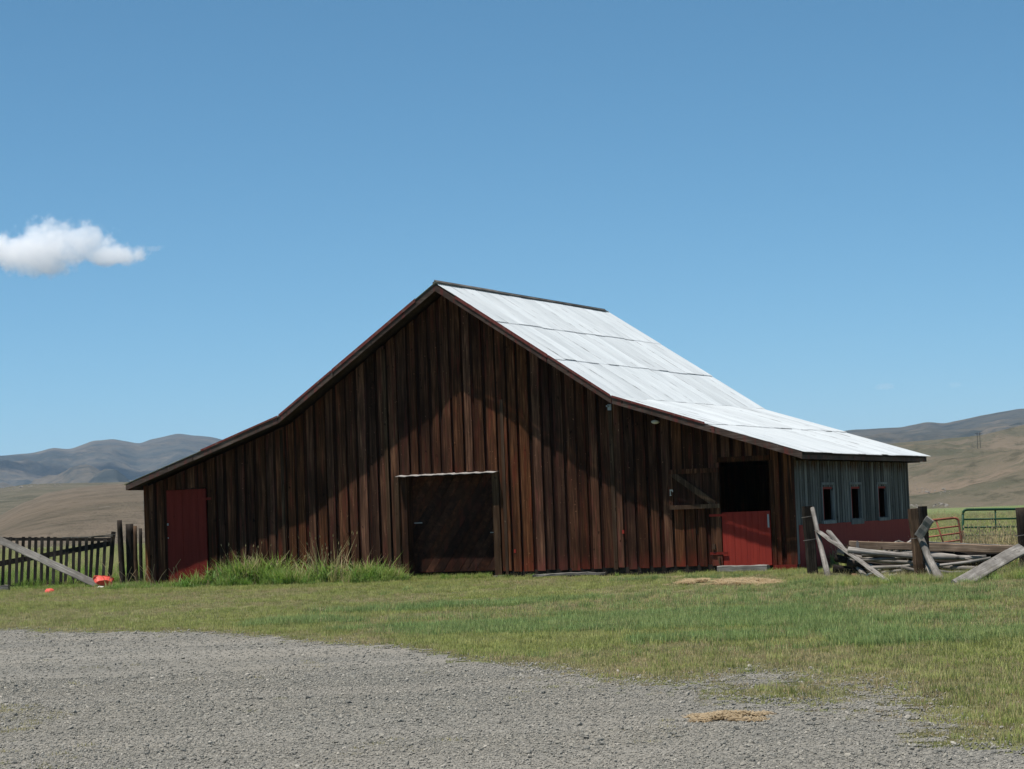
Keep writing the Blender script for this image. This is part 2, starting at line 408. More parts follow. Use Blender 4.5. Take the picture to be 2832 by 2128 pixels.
# gravel yard outline, as points on the ground
yard_px = [(-80, 1361), (430, 1367), (560, 1375), (700, 1387), (880, 1402), (1000, 1425), (1106, 1448), (1206, 1451), (1256, 1468), (1406, 1476),
           (1521, 1474), (1606, 1449), (1731, 1447), (1720, 1470), (1620, 1480), (1545, 1490), (1535, 1511), (1640, 1526), (1731, 1528),
           (1831, 1511), (1840, 1490), (1831, 1461), (1896, 1459), (1900, 1480), (1906, 1496), (1956, 1506), (1950, 1521), (1850, 1524),
           (1845, 1536), (1956, 1541), (2106, 1551), (2136, 1571), (2056, 1583), (1960, 1586), (1931, 1600), (1990, 1622), (2111, 1624),
           (2300, 1640), (2500, 1700), (2500, 2050), (-400, 2050)]
yard = np.array([G(*p)[:2] for p in yard_px])
def in_poly(P, poly):
    x, y = P[:, 0], P[:, 1]; ins = np.zeros(len(P), bool); j = len(poly) - 1
    for i in range(len(poly)):
        xi, yi = poly[i]; xj, yj = poly[j]
        c = ((yi > y) != (yj > y)) & (x < (xj - xi) * (y - yi) / (yj - yi + 1e-12) + xi)
        ins ^= c; j = i
    return ins
def warp(P, a=.32):
    q = P.copy()
    q[:, 0] += (fbm(P[:, 0] * 1.7 + 3, P[:, 1] * 1.7, 4) - .5) * a * 2
    q[:, 1] += (fbm(P[:, 0] * 1.1 + 40, P[:, 1] * 1.1 + 9, 4) - .5) * a * 5
    return q
def is_gravel(P): return in_poly(warp(P), yard)
def gravelness(P, sx=.28, sy=.75, n=14):
    g = np.zeros(len(P))
    for _ in range(n): g += is_gravel(P + rng.normal(0, 1, P.shape) * np.array([sx, sy]))
    return g / n
st = .12
ax = np.arange(-11, 8, st); ay = np.arange(6, 40.5, st)
X2, Y2 = np.meshgrid(ax, ay); F2 = grid_faces(len(ax), len(ay))
V2 = np.stack([X2, Y2, np.full_like(X2, .006)], -1).reshape(-1, 3)
cen = V2[F2].mean(1)[:, :2]
F2 = F2[gravelness(cen, .2, .5, 8) > .5]
used = np.unique(F2); remap = np.full(len(V2), -1); remap[used] = np.arange(len(used))
o = np_mesh('gravel_yard', V2[used], remap[F2], M_gravel); tag(o, kind='structure')

# ------------------------------------------------------------------ hills
def px_az(x, y):
    d = ray(x, y); return math.atan2(d.x, d.y), d.z / math.hypot(d.x, d.y)
def hill(name, prof, rf, rc, rb, nsc, amp, mat, na=360, nr=110, seed=0, shape=1.25, cut=.55):
    pa = np.array([px_az(*p) for p in prof])
    az = np.linspace(pa[0, 0], pa[-1, 0], na)
    # smooth interpolation of the skyline
    te = np.interp(az, pa[:, 0], pa[:, 1]); te = te * (1 + .02 * (fbm(az * 260 + seed, az * 0 + 3.7, 4) - .5)); k = 2; te = np.convolve(np.pad(te, k, 'edge'), np.ones(2 * k + 1) / (2 * k + 1), 'valid')
    t = np.concatenate([np.linspace(0, 1, int(nr * .75)), 1 + np.linspace(.02, 1, nr - int(nr * .75))])
    AZ, T = np.meshgrid(az, t)
    rr = np.where(T <= 1, rf + (rc - rf) * T, rc + (rb - rc) * (T - 1))
    x, y = np.sin(AZ) * rr, np.cos(AZ) * rr
    Hc = te[None, :] * rc + CAM.z
    s = np.where(T <= 1, np.clip(T, 0, 1) ** shape, 1 - cut * (T - 1))
    n = fbm(x / nsc + seed * 7.7, y / nsc + seed * 3.3, 6, True) - .55
    n2 = fbm(x / (nsc * 2.2) + seed, y / (nsc * 2.2) + 60, 4) - .5
    env = np.where(T <= 1, np.sin(np.pi * np.clip(T, 0, 1) ** .8) ** .8 * np.clip(1.15 - T, .0, 1), .05) + .04
    Z = Hc * (s + amp * env * (n * 1.2 + n2 * 1.0))
    Z = Z * ((te + CAM.z / rc) / np.max(Z / rr, axis=0))[None, :]          # the skyline keeps its height whatever the gullies do
    edge = np.minimum(1, np.minimum(AZ - az[0], az[-1] - AZ) / R(1.2))
    Z = Z * np.clip(edge, 0, 1) - 1.0 * (T < .02) - 2 * (1 - np.clip(edge, 0, 1))
    o = np_mesh(name, np.stack([x, y, Z], -1).reshape(-1, 3), grid_faces(na, nr)[:, ::-1], mat)
    tag(o, kind='structure'); return o
hill('mountains', [(-1400, 1010), (-900, 985), (-500, 1000), (-200, 992), (0, 985), (75, 978), (110, 968), (150, 971), (200, 953), (245, 948), (300, 959), (335, 947),
                   (385, 937), (440, 942), (480, 950), (600, 972), (800, 985), (1000, 1010), (1200, 1040)], 3600, 8200, 11000, 760, 1.0, M_mtn, seed=1, na=620, nr=170)
hill('hill', [(-1500, 1080), (-800, 1055), (-300, 1066), (-100, 1062), (0, 1055), (60, 1046), (200, 1043), (310, 1041), (450, 1042), (700, 1065), (950, 1100), (1050, 1118)],
     420, 1500, 2400, 210, .55, M_hillL, seed=2, na=420)
hill('knoll', [(-500, 1168), (-250, 1166), (-100, 1150), (0, 1112), (50, 1084), (100, 1066), (160, 1054), (230, 1047), (310, 1043), (400, 1048), (520, 1075), (640, 1105), (760, 1128)],
     330, 1150, 1800, 160, .30, M_knoll, seed=6, na=420, shape=.85, cut=.8)
hill('ridge', [(1400, 1000), (1600, 960), (1760, 936), (1823, 931), (1868, 927), (1947, 924), (2003, 912), (2040, 915), (2116, 899), (2201, 884), (2300, 880), (2500, 850),
               (2900, 860), (3400, 900)], 2300, 5200, 7500, 520, .7, M_mtn, seed=3, na=400)
foothills = hill('foothills', [(1300, 1050), (1600, 1010), (1800, 976), (1913, 958), (2032, 947), (2120, 939), (2212, 916), (2400, 890), (2800, 880), (3400, 930)],
     640, 2900, 4200, 240, .62, M_hillR, seed=4, na=600, nr=180, shape=.95)

# ------------------------------------------------------------------ barn
AX, AY = Vector((math.cos(YAW), -math.sin(YAW), 0)), Vector((math.sin(YAW), math.cos(YAW), 0))
BO = Vector((-1.683, 58.378, 0)) + AY * .33
barn = empty('barn', BO, -YAW)
tag(barn, 'long dark brown board barn with flared pale metal roof', 'barn')
W, WL, XB, HR, HB, UE, OF, OB, L = 8.83, 9.07, 4.59, 7.336, 4.284, 9.27, .62, .38, 9.9
SL = (HB - 2.85) / (8.97 - XB)
def roofz(u):
    u = abs(u); return HR + (HB - HR) * u / XB if u < XB else HB - SL * (u - XB)
def under(u): return roofz(u) - .17
# hidden frame that carries the boards
fr = multi('front_wall', [(-WL + .05, W - .05, .012, .09, 2.66, 2.80), (-WL + .05, -1.5, .012, .09, .30, .44), (1.32, 6.98, .012, .09, .30, .44),
                          (-4.5, 4.5, .012, .09, 4.1, 4.25), (-WL + .05, W - .05, .02, .10, -.1, .07)], M_dark, barn)
def board(parent, u0, u1, zb, vf, vb, mat, top=under, cap=None, name='board', tilt=0.0):
    z0, z1 = top(u0), top(u1)
    if cap is not None: z0, z1 = min(z0, cap), min(z1, cap)
    poly = [(u0, zb + random.uniform(-.012, .012)), (u1, zb + random.uniform(-.012, .012)), (u1, z1)]
    for q in (XB, 0, -XB):
        if u0 < q < u1 and cap is None: poly.append((q, top(q)))
    poly.append((u0, z0))
    o = prism(name, poly, vf, vb, mat, parent)
    if tilt:                                     # warped and cupped: no two boards face quite the same way
        a = random.gauss(0, tilt); b = random.gauss(0, .008); n = len(poly)
        for k, p in enumerate(poly):
            t = (p[0] - u0) / (u1 - u0) - .5; h = (p[1] - zb) / max(z0 - zb, .1) - .5
            o.data.vertices[k].co.y += a * t + b * h
    return o
def zone(ua, ub, zb, pitch=.305, cap=None):
    n = max(1, round((ub - ua) / pitch)); p = (ub - ua) / n
    for i in range(n):
        a = ua + i * p; wd = p * random.uniform(.58, .84); off = (p - wd) * random.uniform(.3, .7)
        a0 = a + off; d = random.uniform(0, .022)
        b = board(fr, max(a0, ua), min(a0 + wd, ub), zb + random.choice((0, 0, .02, -.02)), -.048 - d, -.012, M_board, cap=cap, tilt=.011)
    m = max(1, round((ub - ua) / pitch)); p = (ub - ua) / m
    for i in range(m):
        board(fr, ua + i * p + .002, ua + (i + 1) * p - .002, zb, -.016, .006, M_inner, cap=cap)
FL = .14
zone(-WL, -8.42, .05); zone(-8.42, -7.17, 2.56); zone(-7.17, -1.46, .05); zone(-1.46, 1.26, 2.64)
zone(1.26, 7.02, .17); zone(7.02, 8.26, 2.62); zone(8.26, W, .14)
# trim boards that stand proud of the wall
def trim(u0, u1, z0, z1, d=.09, mat=M_trim, name='trim_board'): return box(name, u0, u1, -d, -.055, z0, z1, mat, barn)
trim(-1.86, -1.77, .15, roofz(1.86) - .25, .085); trim(-1.62, -1.50, .10, 2.63, .10)
trim(4.26, 4.36, .15, roofz(4.31) - .2, .085); trim(1.38, 1.46, .08, 4.4, .08); trim(-4.9, -4.82, .2, roofz(4.9) - .22, .08)
trim(7.0, 8.28, 2.60, 2.72, .085, M_board); trim(8.26, 8.36, .14, 2.60, .075, M_board); trim(6.90, 7.02, .1, 2.60, .075, M_board)
box('plinth', 8.27, W + .01, -.09, .0, -.05, .15, M_red, barn)
box('sill_beam', 1.34, 6.98, -.03, .012, -.05, .20, M_dark, barn)
box('sill_beam', -WL, -1.5, -.03, .018, -.05, .06, M_dark, barn)
box('corner_board', W - .12, W + .035, -.075, -.045, .15, 2.72, M_board, barn)
box('corner_board', W + .004, W + .035, -.043, .12, .15, 2.70, M_grey, barn)
box('corner_board', -WL - .035, -WL + .1, -.08, -.05, .05, 2.70, M_board, barn)

# right wall
sw = multi('side_wall', [(W - .10, W - .012, .1, L - .1, 2.5, 2.62), (W - .10, W - .012, .1, L - .1, .0, .08), (W - .10, W - .012, .1, L - .1, 1.0, 1.06)], M_dark, barn)
WINS = [(2.05, 2.92), (4.40, 5.26), (6.83, 7.65)]
WZ0, WZ1 = 1.15, 1.94
def side_board(v0, v1, z0, z1, x0, x1, mat):
    return mesh('board', [(x0, v0, z0), (x1, v0, z0), (x1, v1, z0), (x0, v1, z0), (x0, v0, z1), (x1, v0, z1), (x1, v1, z1), (x0, v1, z1)], BF, mat, sw)
v = .12
while v < L - .05:
    wd = min(random.uniform(.13, .17), L - v)
    spans = [(1.05 + random.uniform(-.015, .02), 2.70)]
    for a, b in WINS:
        if v + wd > a - .02 and v < b + .02: spans = [(1.05, WZ0), (WZ1, 2.70)]
    for z0, z1 in spans: side_board(v, v + wd, z0, z1, W, W + .024 + random.uniform(0, .012), M_grey)
    v += wd + random.uniform(.045, .075)
ins = [(W - .012, W - .001, 0.0, WINS[0][0], 0, 2.72)] + [(W - .012, W - .001, a[1], b[0], 0, 2.72) for a, b in zip(WINS, WINS[1:])] + \
      [(W - .012, W - .001, WINS[2][1], L, 0, 2.72)] + [(W - .012, W - .001, a, b, 0, WZ0) for a, b in WINS] + [(W - .012, W - .001, a, b, WZ1, 2.72) for a, b in WINS]
multi('inner_sheathing', ins, M_greyin, sw)
box('lower_panel', W + .002, W + .045, .13, L, .0, 1.06, M_redlow, barn)
for i, (a, b) in enumerate(WINS):
    wn = box('window', W - .03, W + .055, a - .07, b + .07, WZ1 + .052, WZ1 + .11, M_frame, barn)
    for q in (a - .07, b): box('window_jamb', W - .03, W + .05, q, q + .07, WZ0 - .02, WZ1 + .05, M_frame, wn)
    box('sill', W - .03, W + .075, a - .09, b + .09, WZ0 - .10 - (.05 if i == 1 else 0), WZ0 - .022, M_frame, wn)
    box('reveal', W - .028, W + .012, a + .002, a + .17, WZ0, WZ1, M_redlow, wn)
    box('reveal', W - .028, W + .012, a + .172, b - .002, WZ1 - .05, WZ1, M_redlow, wn)
# other walls, kept plain
box('back_wall', -WL, W, L, L + .04, 0, 2.7, M_board, barn)
prism('back_gable', [(-WL, 2.7), (W, 2.7), (XB, HB - .17), (0, HR - .17), (-XB, HB - .17)], L + .0, L + .04, M_board, barn)
box('left_wall', -WL, -WL + .03, .1, L, 0, 2.72, M_board, barn)
box('barn_floor', -WL + .1, W - .1, .12, L - .02, -.06, .012, M_dark, barn)

# left door
d = multi('person_door', [(-8.40 + i * .2417 + .003, -8.40 + (i + 1) * .2417 - .003, -.072 - .004 * (i % 2), -.02, .13, 2.545) for i in range(5)], M_red, barn)
for z in (.45, 2.28): box('hinge', -7.30, -7.02, -.088, -.078, z - .03, z + .03, M_red, d)
box('latch', -8.385, -8.355, -.10, -.077, 1.62, 1.68, M_steel, d); box('latch', -8.38, -8.36, -.095, -.077, 1.28, 1.31, M_steel, d)

# large door with diagonal planks, set back under a metal hood
box('jamb', -1.46, -1.29, -.07, .27, .02, 2.62, M_board, barn); box('jamb', 1.085, 1.265, -.075, .27, .09, 2.62, M_trim, barn)
box('footing', 1.05, 1.36, -.13, .14, -.05, .085, M_stone, barn)
big = box('barn_door', -1.285, 1.08, .255, .29, .19, 2.60, M_dark, barn)
ang = R(54); dx, dz = math.cos(ang), math.sin(ang); nxx, nzz = dz, -dx
rect = [(-1.28, .20), (1.075, .20), (1.075, 2.59), (-1.28, 2.59)]
k = -3.2
while k < 3.2:
    wd = random.uniform(.17, .23); p = rect
    p = clip(p, nxx, nzz, k + wd - .008); p = clip(p, -nxx, -nzz, -k) if len(p) > 2 else p
    if len(p) > 2:
        dd = random.uniform(0, .008); prism('plank', p, .225 + dd, .252, M_door, big)
    k += wd
box('latch', -1.24, -1.02, .205, .218, 1.43, 1.455, M_steel, big); box('latch', .86, 1.06, .205, .218, 1.13, 1.15, M_steel, big)
M_hood = paint('old_tin', (.20, .18, .165), (.34, .31, .29), (.16, .12, .10), scale=(9, 9, 9))
# hood: crimped metal strip
hv_, hf = [], []
N = 60
for i in range(N + 1):
    u = -1.49 + 2.76 * i / N; zz = 2.622 + .007 * math.sin(2 * math.pi * i / 7.5) + random.uniform(-.004, .004)
    hv_ += [(u, .01, zz + .036), (u, -.27, zz), (u, -.27, zz - .014), (u, .01, zz + .02)]
for i in range(N):
    a = i * 4; hf += [(a, a + 1, a + 5, a + 4), (a + 1, a + 2, a + 6, a + 5), (a + 2, a + 3, a + 7, a + 6)]
mesh('door_hood', hv_, hf, M_hood, barn)

# stable door: lower leaf shut, upper leaf swung back against the wall
lo = multi('lower_door', [(7.035 + i * .15 + .002, 7.035 + (i + 1) * .15 - .002, -.05 - .004 * (i % 2), .0, .15, 1.42) for i in range(8)], M_redbright, barn)
box('hinge', 6.72, 7.16, -.085, -.072, .43, .49, M_red, lo); box('hinge', 6.74, 7.16, -.085, -.072, 1.33, 1.385, M_redbright, lo)
box('latch', 8.17, 8.21, -.075, -.056, 1.03, 1.34, M_steel, lo)
box('bracket', 6.79, 6.86, -.11, -.066, .56, .68, M_trim, lo); box('bracket', 6.94, 6.97, -.11, -.066, .22, .36, M_trim, lo)
ul = multi('upper_door', [(5.79 + i * .205 + .003, 5.79 + (i + 1) * .205 - .003, -.10 - .004 * (i % 3), -.075, 1.57, 2.47) for i in range(6)], M_board, barn)
box('door_rail', 5.77, 7.03, -.165, -.112, 1.53, 1.63, M_trim, ul); box('door_rail', 5.77, 7.03, -.15, -.112, 2.37, 2.48, M_board, ul)
box('door_stile', 5.76, 5.86, -.15, -.112, 1.632, 2.368, M_board, ul); box('door_stile', 6.93, 7.03, -.15, -.112, 1.632, 2.368, M_board, ul)
prism('door_brace', [(6.78, 1.632), (6.925, 1.632), (6.925, 1.70), (6.0, 2.366), (5.862, 2.366), (5.862, 2.30)], -.16, -.112, M_trim, ul)
multi('door_hook', [(5.80, 5.87, -.18, -.152, 1.985, 2.005), (5.855, 5.875, -.18, -.152, 1.95, 1.985), (5.80, 5.83, -.18, -.152, 1.86, 1.88), (5.80, 5.815, -.17, -.152, 1.88, 1.985)], M_white, ul)
# small fittings on the front
fx = mesh('floodlight', *(lambda vv, ff: (vv, ff))(
    [(5.50 + .10 * math.cos(t) * s, -.07 - .14 * q, 3.62 + .045 * math.sin(t) * s + .02 * q) for q, s in ((0, .5), (.5, 1), (1, .9)) for t in [2 * math.pi * i / 10 for i in range(10)]],
    [(a * 10 + i, a * 10 + (i + 1) % 10, a * 10 + 10 + (i + 1) % 10, a * 10 + 10 + i) for a in range(2) for i in range(10)] + [tuple(range(9, -1, -1)), tuple(range(20, 30))]), M_white, barn, True)
multi('bracket', [(4.27, 4.36, -.13, -.092, 3.98, 4.12), (4.26, 4.30, -.20, -.092, 4.06, 4.10)], M_steel, barn)
for u, z in ((4.5, 1.0), (1.62, .62)): box('tin_patch', u, u + .05, -.078, -.068, z, z + .09, M_redbright, barn)

# roof
deck_v, deck_f = [], []
prof = [(-UE, roofz(UE)), (-XB, HB), (0, HR), (XB, HB), (UE, roofz(UE))]
for vv in (-OF + .02, L + OB - .02):
    deck_v += [(u, vv, z - .035) for u, z in prof] + [(u, vv, z - .075) for u, z in prof]
for i in range(4):
    deck_f += [(i, i + 1, i + 11, i + 10), (i + 5, i + 15, i + 16, i + 6), (i, i + 5, i + 6, i + 1), (i + 10, i + 11, i + 16, i + 15)]
deck_f += [(0, 10, 15, 5), (4, 9, 19, 14)]
roof = mesh('roof', deck_v, deck_f, M_deck, barn)
SWD, NS = .70, None
def sheet_mesh(length, name):
    nxs, nys = 29, 5; vv, ff = [], []
    for j in range(nys):
        y = length * j / (nys - 1)
        for i in range(nxs):
            x = (SWD + .05) * i / (nxs - 1)
            vv.append((x, y, .011 * math.sin(2 * math.pi * i / 4.0 + .01)))
    for j in range(nys - 1):
        for i in range(nxs - 1):
            a = j * nxs + i; ff.append((a, a + 1, a + nxs + 1, a + nxs))
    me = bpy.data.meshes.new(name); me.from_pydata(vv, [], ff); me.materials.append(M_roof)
    me.polygons.foreach_set('use_smooth', [True] * len(me.polygons)); me.update(); return me
def sheets(side, p0, p1, rows):
    """rows of overlapping sheets from the ridge end p0 down to p1 (u, z)"""
    d = Vector((side * (p1[0] - p0[0]), 0, p1[1] - p0[1])); ln = d.length; d.normalize()
    row = ln / rows; me = sheet_mesh(row + .12, 'roof_sheet')
    n = math.ceil((L + OF + OB) / SWD)
    X = Vector((0, -1, 0)) if side > 0 else Vector((0, 1, 0))
    # sheet y runs up the slope from its lower edge, so the painted shadow and grime lie on the lap
    Y = -d; Z = (-X).cross(Y) if (-X).cross(Y).z > 0 else X.cross(Y)
    X = Y.cross(Z)
    for r in range(rows):
        for i in range(n):
            s0 = (-OF + i * SWD) if X.y > 0 else (-OF + (i + 1) * SWD + .0)
            if s0 > L + OB + .02 and X.y < 0 and s0 - SWD > L + OB - .1: continue
            low = Vector((side * p0[0], 0, p0[1])) + d * (row * (r + 1) + random.uniform(-.028, .032) + (.05 if r == rows - 1 else .04))
            o = bpy.data.objects.new('roof_sheet', me); C.objects.link(o); o.parent = roof
            tz = .012 * (rows - r) * .5 + random.uniform(0, .013)
            m = Matrix((X, Y, Z)).transposed().to_4x4()
            m.translation = low + Z * tz + Vector((0, s0, 0))
            m = m @ Matrix.Rotation(-.0055 + random.uniform(-.001, .001), 4, 'X') @ Matrix.Rotation(random.uniform(-.004, .004), 4, 'Z')
            o.matrix_local = m
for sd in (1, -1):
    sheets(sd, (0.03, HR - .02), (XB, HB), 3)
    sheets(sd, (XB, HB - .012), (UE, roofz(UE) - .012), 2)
M_ridge = wood('ridge_wood', (.05, .045, .04), (.11, .10, .09), (.2, .185, .17), scale=(20, 2, 20))
# ridge boards
for sd in (1, -1):
    nseg = 3
    for i in range(nseg):
        v0 = -OF - .03 + (L + OF + OB + .06) * i / nseg; v1 = -OF - .03 + (L + OF + OB + .06) * (i + 1) / nseg - .015
        s = sd; q = (XB, HB - HR); ln = math.hypot(*q); ex, ez = q[0] / ln * .075, q[1] / ln * .075
        z0 = HR + .045 + random.uniform(-.006, .012)
        vv = []
        for vq in (v0, v1): vv += [(0 - s * .012, vq, z0 + .012 * (s > 0)), (s * ex, vq, z0 + ez), (s * ex, vq, z0 + ez + .025), (0 - s * .012, vq, z0 + .03 + .012 * (s > 0))]
        ff = [(0, 1, 2, 3), (7, 6, 5, 4), (0, 4, 5, 1), (1, 5, 6, 2), (2, 6, 7, 3), (3, 7, 4, 0)]
        mesh('ridge_board', vv, ff, M_ridge, roof)
# rake boards and red flashing along the gable edges
def along(side, p0, p1, t0, t1, off0, off1, v0, v1, name, mat):
    a = (p0[0] + (p1[0] - p0[0]) * t0, p0[1] + (p1[1] - p0[1]) * t0); b = (p0[0] + (p1[0] - p0[0]) * t1, p0[1] + (p1[1] - p0[1]) * t1)
    poly = [(side * a[0], a[1] + off0), (side * b[0], b[1] + off0), (side * b[0], b[1] + off1), (side * a[0], a[1] + off1)]
    if side < 0: poly = poly[::-1]
    prism(name, poly, v0, v1, mat, roof)
E0, E1, E2 = (0, HR), (XB, HB), (UE, roofz(UE))
for sd in (1, -1):
    for vq0, vq1 in ((-OF - .035, -OF), (L + OB, L + OB + .035)):
        along(sd, E0, E1, 0, .64, -.185, -.03, vq0, vq1, 'rake_board', M_fascia)
        along(sd, E0, E1, .645, 1.0, -.175, -.025, vq0 - .004, vq1, 'rake_board', M_fascia)
        along(sd, E1, E2, 0.004, .55, -.17, -.02, vq0, vq1, 'rake_board', M_fascia)
        along(sd, E1, E2, .553, 1.0, -.165, -.02, vq0 - .004, vq1, 'rake_board', M_fascia)
    along(sd, E0, E1, .12, .65, -.05, .04, -OF - .052, -OF - .042, 'edge_flashing', M_redtrim)
    along(sd, E0, E1, .655, .995, -.028, .035, -OF - .052, -OF - .042, 'edge_flashing', M_redtrim)
    along(sd, E1, E2, .004, .50, -.022, .03, -OF - .052, -OF - .042, 'edge_flashing', M_redtrim)
    # eave boards and rafter tails
    ue = UE
    z0 = roofz(ue)
    x0, x1 = (ue - .04, ue - .005) if sd > 0 else (-ue + .005, -ue + .04)
    box('eave_board', x0, x1, -OF + .03, L + OB - .03, z0 - .17, z0 - .04, M_fascia, roof)
    for i in range(12):
        vr = .1 + i * .88
        xa, xb = (W + .05, ue - .05) if sd > 0 else (-ue + .05, -WL - .04)
        box('rafter_tail', xa, xb, vr, vr + .05, z0 - .19, z0 - .08, M_deck, roof)

# ------------------------------------------------------------------ things by the barn
def loose(o, label, cat, group=None): return tag(o, label, cat, group)
def wl(u, v, z): return BO + AX * u + AY * v + Vector((0, 0, z))   # barn coordinates to the world
loose(timber('step_timber', wl(7.06, -.48, .095), wl(8.28, -.48, .085), .22, .17, M_greyplank, seg=9, jit=.008), 'short grey timber block laid as a step below the bright red lower door', 'timber')
loose(timber('ground_plank', wl(2.5, -.95, .06), wl(4.25, -.60, .07), .18, .06, M_greyplank, seg=8, jit=.012, bow=.02), 'thin pale plank lying in the grass along the barn wall right of the large door', 'plank')

# picket fence beyond the left corner
FD = 66.3
pf = empty('picket_fence', A(130, 1270, FD) * 1); pf.location = (0, 0, 0)
tag(pf, 'grey picket fence with thin leaning pickets left of the barn', 'fence')
def PFp(x, y, dy=0.0): return A(x, y, FD + dy)
sx = lambda ox: ox * 420 / 2212 / KPX
sy = lambda oy: (1380 + oy * 300 / 1580) / KPX
tops = [-120, -30, 60, 155, 250, 345, 435, 525, 618, 712, 800, 895, 985, 1075, 1165, 1262, 1350, 1440, 1530]
for i, ox in enumerate(tops):
    bx = ox + random.uniform(-30, 5) - 10; by = 1318 if ox < 1250 else 1230
    p0 = PFp(sx(bx), sy(by)); p1 = PFp(sx(ox + random.uniform(-4, 4)), sy(560 + random.uniform(-8, 8) + (ox > 1400) * 30))
    p0.z = max(p0.z, .0)
    timber('picket', p0, p1, .088, .022, M_picket, pf, seg=3, jit=.002, hint=Vector((0, 1, 0)))
def fp(ox, oy, dy): return PFp(sx(ox), sy(oy), dy)
timber('rail', fp(-160, 585, .05), fp(1640, 592, .05), .03, .085, M_picket, pf, seg=8, jit=.006)
timber('rail', fp(60, 1285, .05), fp(1310, 1268, .05), .03, .10, M_picket, pf, seg=8, jit=.006)
timber('brace', fp(-160, 975, .10), fp(1650, 640, .10), .03, .15, M_picket, pf, seg=8, jit=.005)
timber('rail', fp(900, 570, -.06), fp(1640, 545, -.04), .03, .03, M_pole, pf, seg=6, jit=.006)
timber('rail', fp(1250, 560, -.10), fp(1685, 518, -.02), .03, .025, M_pole, pf, seg=6, jit=.006)
timber('end_post', fp(1600, 1170, .06), fp(1652, 478, .06), .11, .10, M_postdk, pf, seg=6, jit=.008, hint=Vector((0, 1, 0)))
def groundat(ox, depth):
    p = PFp(sx(ox), sy(1200), depth); return Vector((p.x, p.y, -.1))
def vpost(name, ox0, oxt, oyt, dep, r, mat, label, group=None, rt=None):
    p1 = fp(oxt, oyt, dep); p0 = fp(ox0, 1150, dep); p0.z = -.15
    o = pole(name, [p0, p0.lerp(p1, .5) + Vector((random.uniform(-.02, .02), 0, 0)), p1], r, rt or r * .85, mat, n=11, jit=.07, smooth=True)
    return loose(o, label, 'post', group)
vpost('fence_post', 1790, 1738, 312, -.3, .085, M_postdk, 'tall slim round post, tallest of the posts by the barn\'s left corner', 'old posts at the left corner')
vpost('fence_post', 1905, 1885, 365, -.1, .125, M_postdk, 'thickest trunk-like post at the barn\'s left corner, beside the tall slim post', 'old posts at the left corner')
vpost('fence_post', 1995, 1968, 395, -.35, .06, M_post, 'thin reddish post just right of the thick trunk-like post', 'old posts at the left corner')
vpost('fence_post', 2060, 2045, 430, -.6, .055, M_postdk, 'short dark post touching the barn\'s left corner', 'old posts at the left corner')
lp0 = A(214, 1268, 65.2); lp0.z = max(lp0.z, .06)
loose(timber('long_plank', lp0, A(-45, 1147, FD - .22), .20, .055, M_greyplank, seg=10, jit=.006, hint=Vector((0, -1, .35))), 'long grey plank leaning diagonally across the picket fence', 'plank')
q = G(8, 1279); loose(timber('log_stub', q + Vector((-.3, 0, .09)), q + Vector((.16, -.05, .11)), .15, .15, M_greyplank, seg=4, jit=.01), 'short grey block on the grass at the foot of the picket fence', 'timber')

# broken red tub, tipped on its side
def tub():
    q = A(224, 1268, 64.4); q.z = 0; e = empty('plastic_tub', q)
    tag(e, 'faded red plastic tub lying broken at the end of the long plank', 'tub')
    n, vv, ff = 14, [], []
    for k, (z, r) in enumerate(((0, .155), (.02, .165), (.14, .185), (.27, .205), (.275, .222), (.262, .225), (.26, .205), (.05, .155))):
        for i in range(n):
            a = 2 * math.pi * i / n; rr = r * (1 + .16 * math.cos(2 * a + .6) + .10 * math.sin(3 * a + z * 9) + random.uniform(-.07, .07))
            vv.append((rr * 1.15 * math.cos(a), rr * .8 * math.sin(a), z + random.uniform(-.008, .008) + (.05 * math.sin(a + 1) if k > 2 and k < 7 else 0)))
    for k in range(7):
        for i in range(n):
            ff.append((k * n + i, k * n + (i + 1) % n, (k + 1) * n + (i + 1) % n, (k + 1) * n + i))
    ff.append(tuple(range(n - 1, -1, -1))); ff.append(tuple(range(7 * n, 8 * n)))
    b = mesh('tub_wall', vv, ff, M_plastic, e); b.rotation_euler = (R(-62), R(12), .5); b.location = (0, .1, .13); b.scale = (1.05, .8, .85)
    c = mesh('tub_shard', [(-.17, -.22, .01), (-.02, -.27, .015), (.05, -.22, .05), (-.10, -.18, .06), (-.15, -.215, .03)], [(0, 1, 2, 3), (0, 3, 4)], M_white, e)
    sol = c.modifiers.new('s', 'SOLIDIFY'); sol.thickness = .012
tub()
def lump(name, c, r, mat, label, cat, sq=(1, .8, .45), seed=0, dent=.15):
    import bmesh
    bm = bmesh.new(); bmesh.ops.create_icosphere(bm, subdivisions=3, radius=1)
    rs = random.Random(seed); f = [rs.uniform(0, 6) for _ in range(6)]
    for q in bm.verts:
        p = q.co; k = 1 + dent * (math.sin(3 * p.x + f[0]) * math.sin(2.6 * p.y + f[1]) + .6 * math.sin(5 * p.z + 4 * p.x + f[2]))
        q.co = Vector((p.x * sq[0], p.y * sq[1], max(p.z, -.5) * sq[2])) * r * k
    me = bpy.data.meshes.new(name); bm.to_mesh(me); bm.free(); me.materials.append(mat)
    me.polygons.foreach_set('use_smooth', [True] * len(me.polygons))
    o = bpy.data.objects.new(name, me); C.objects.link(o); o.location = c; o.rotation_euler = (0, 0, seed)
    if label: tag(o, label, cat)
    return o
p = G(107, 1281)
ring = []
cp = empty('feed_pan', p); tag(cp, 'small red plastic pan upturned in the grass before the picket fence', 'pan')
n, vv, ff = 16, [], []
for z, r in ((0, .135), (.03, .13), (.075, .105), (.10, .07), (.105, .0)):
    for i in range(n):
        a = 2 * math.pi * i / n; vv.append((r * math.cos(a) * (1 + .06 * math.sin(3 * a)), r * math.sin(a), z + .006 * math.sin(4 * a)))
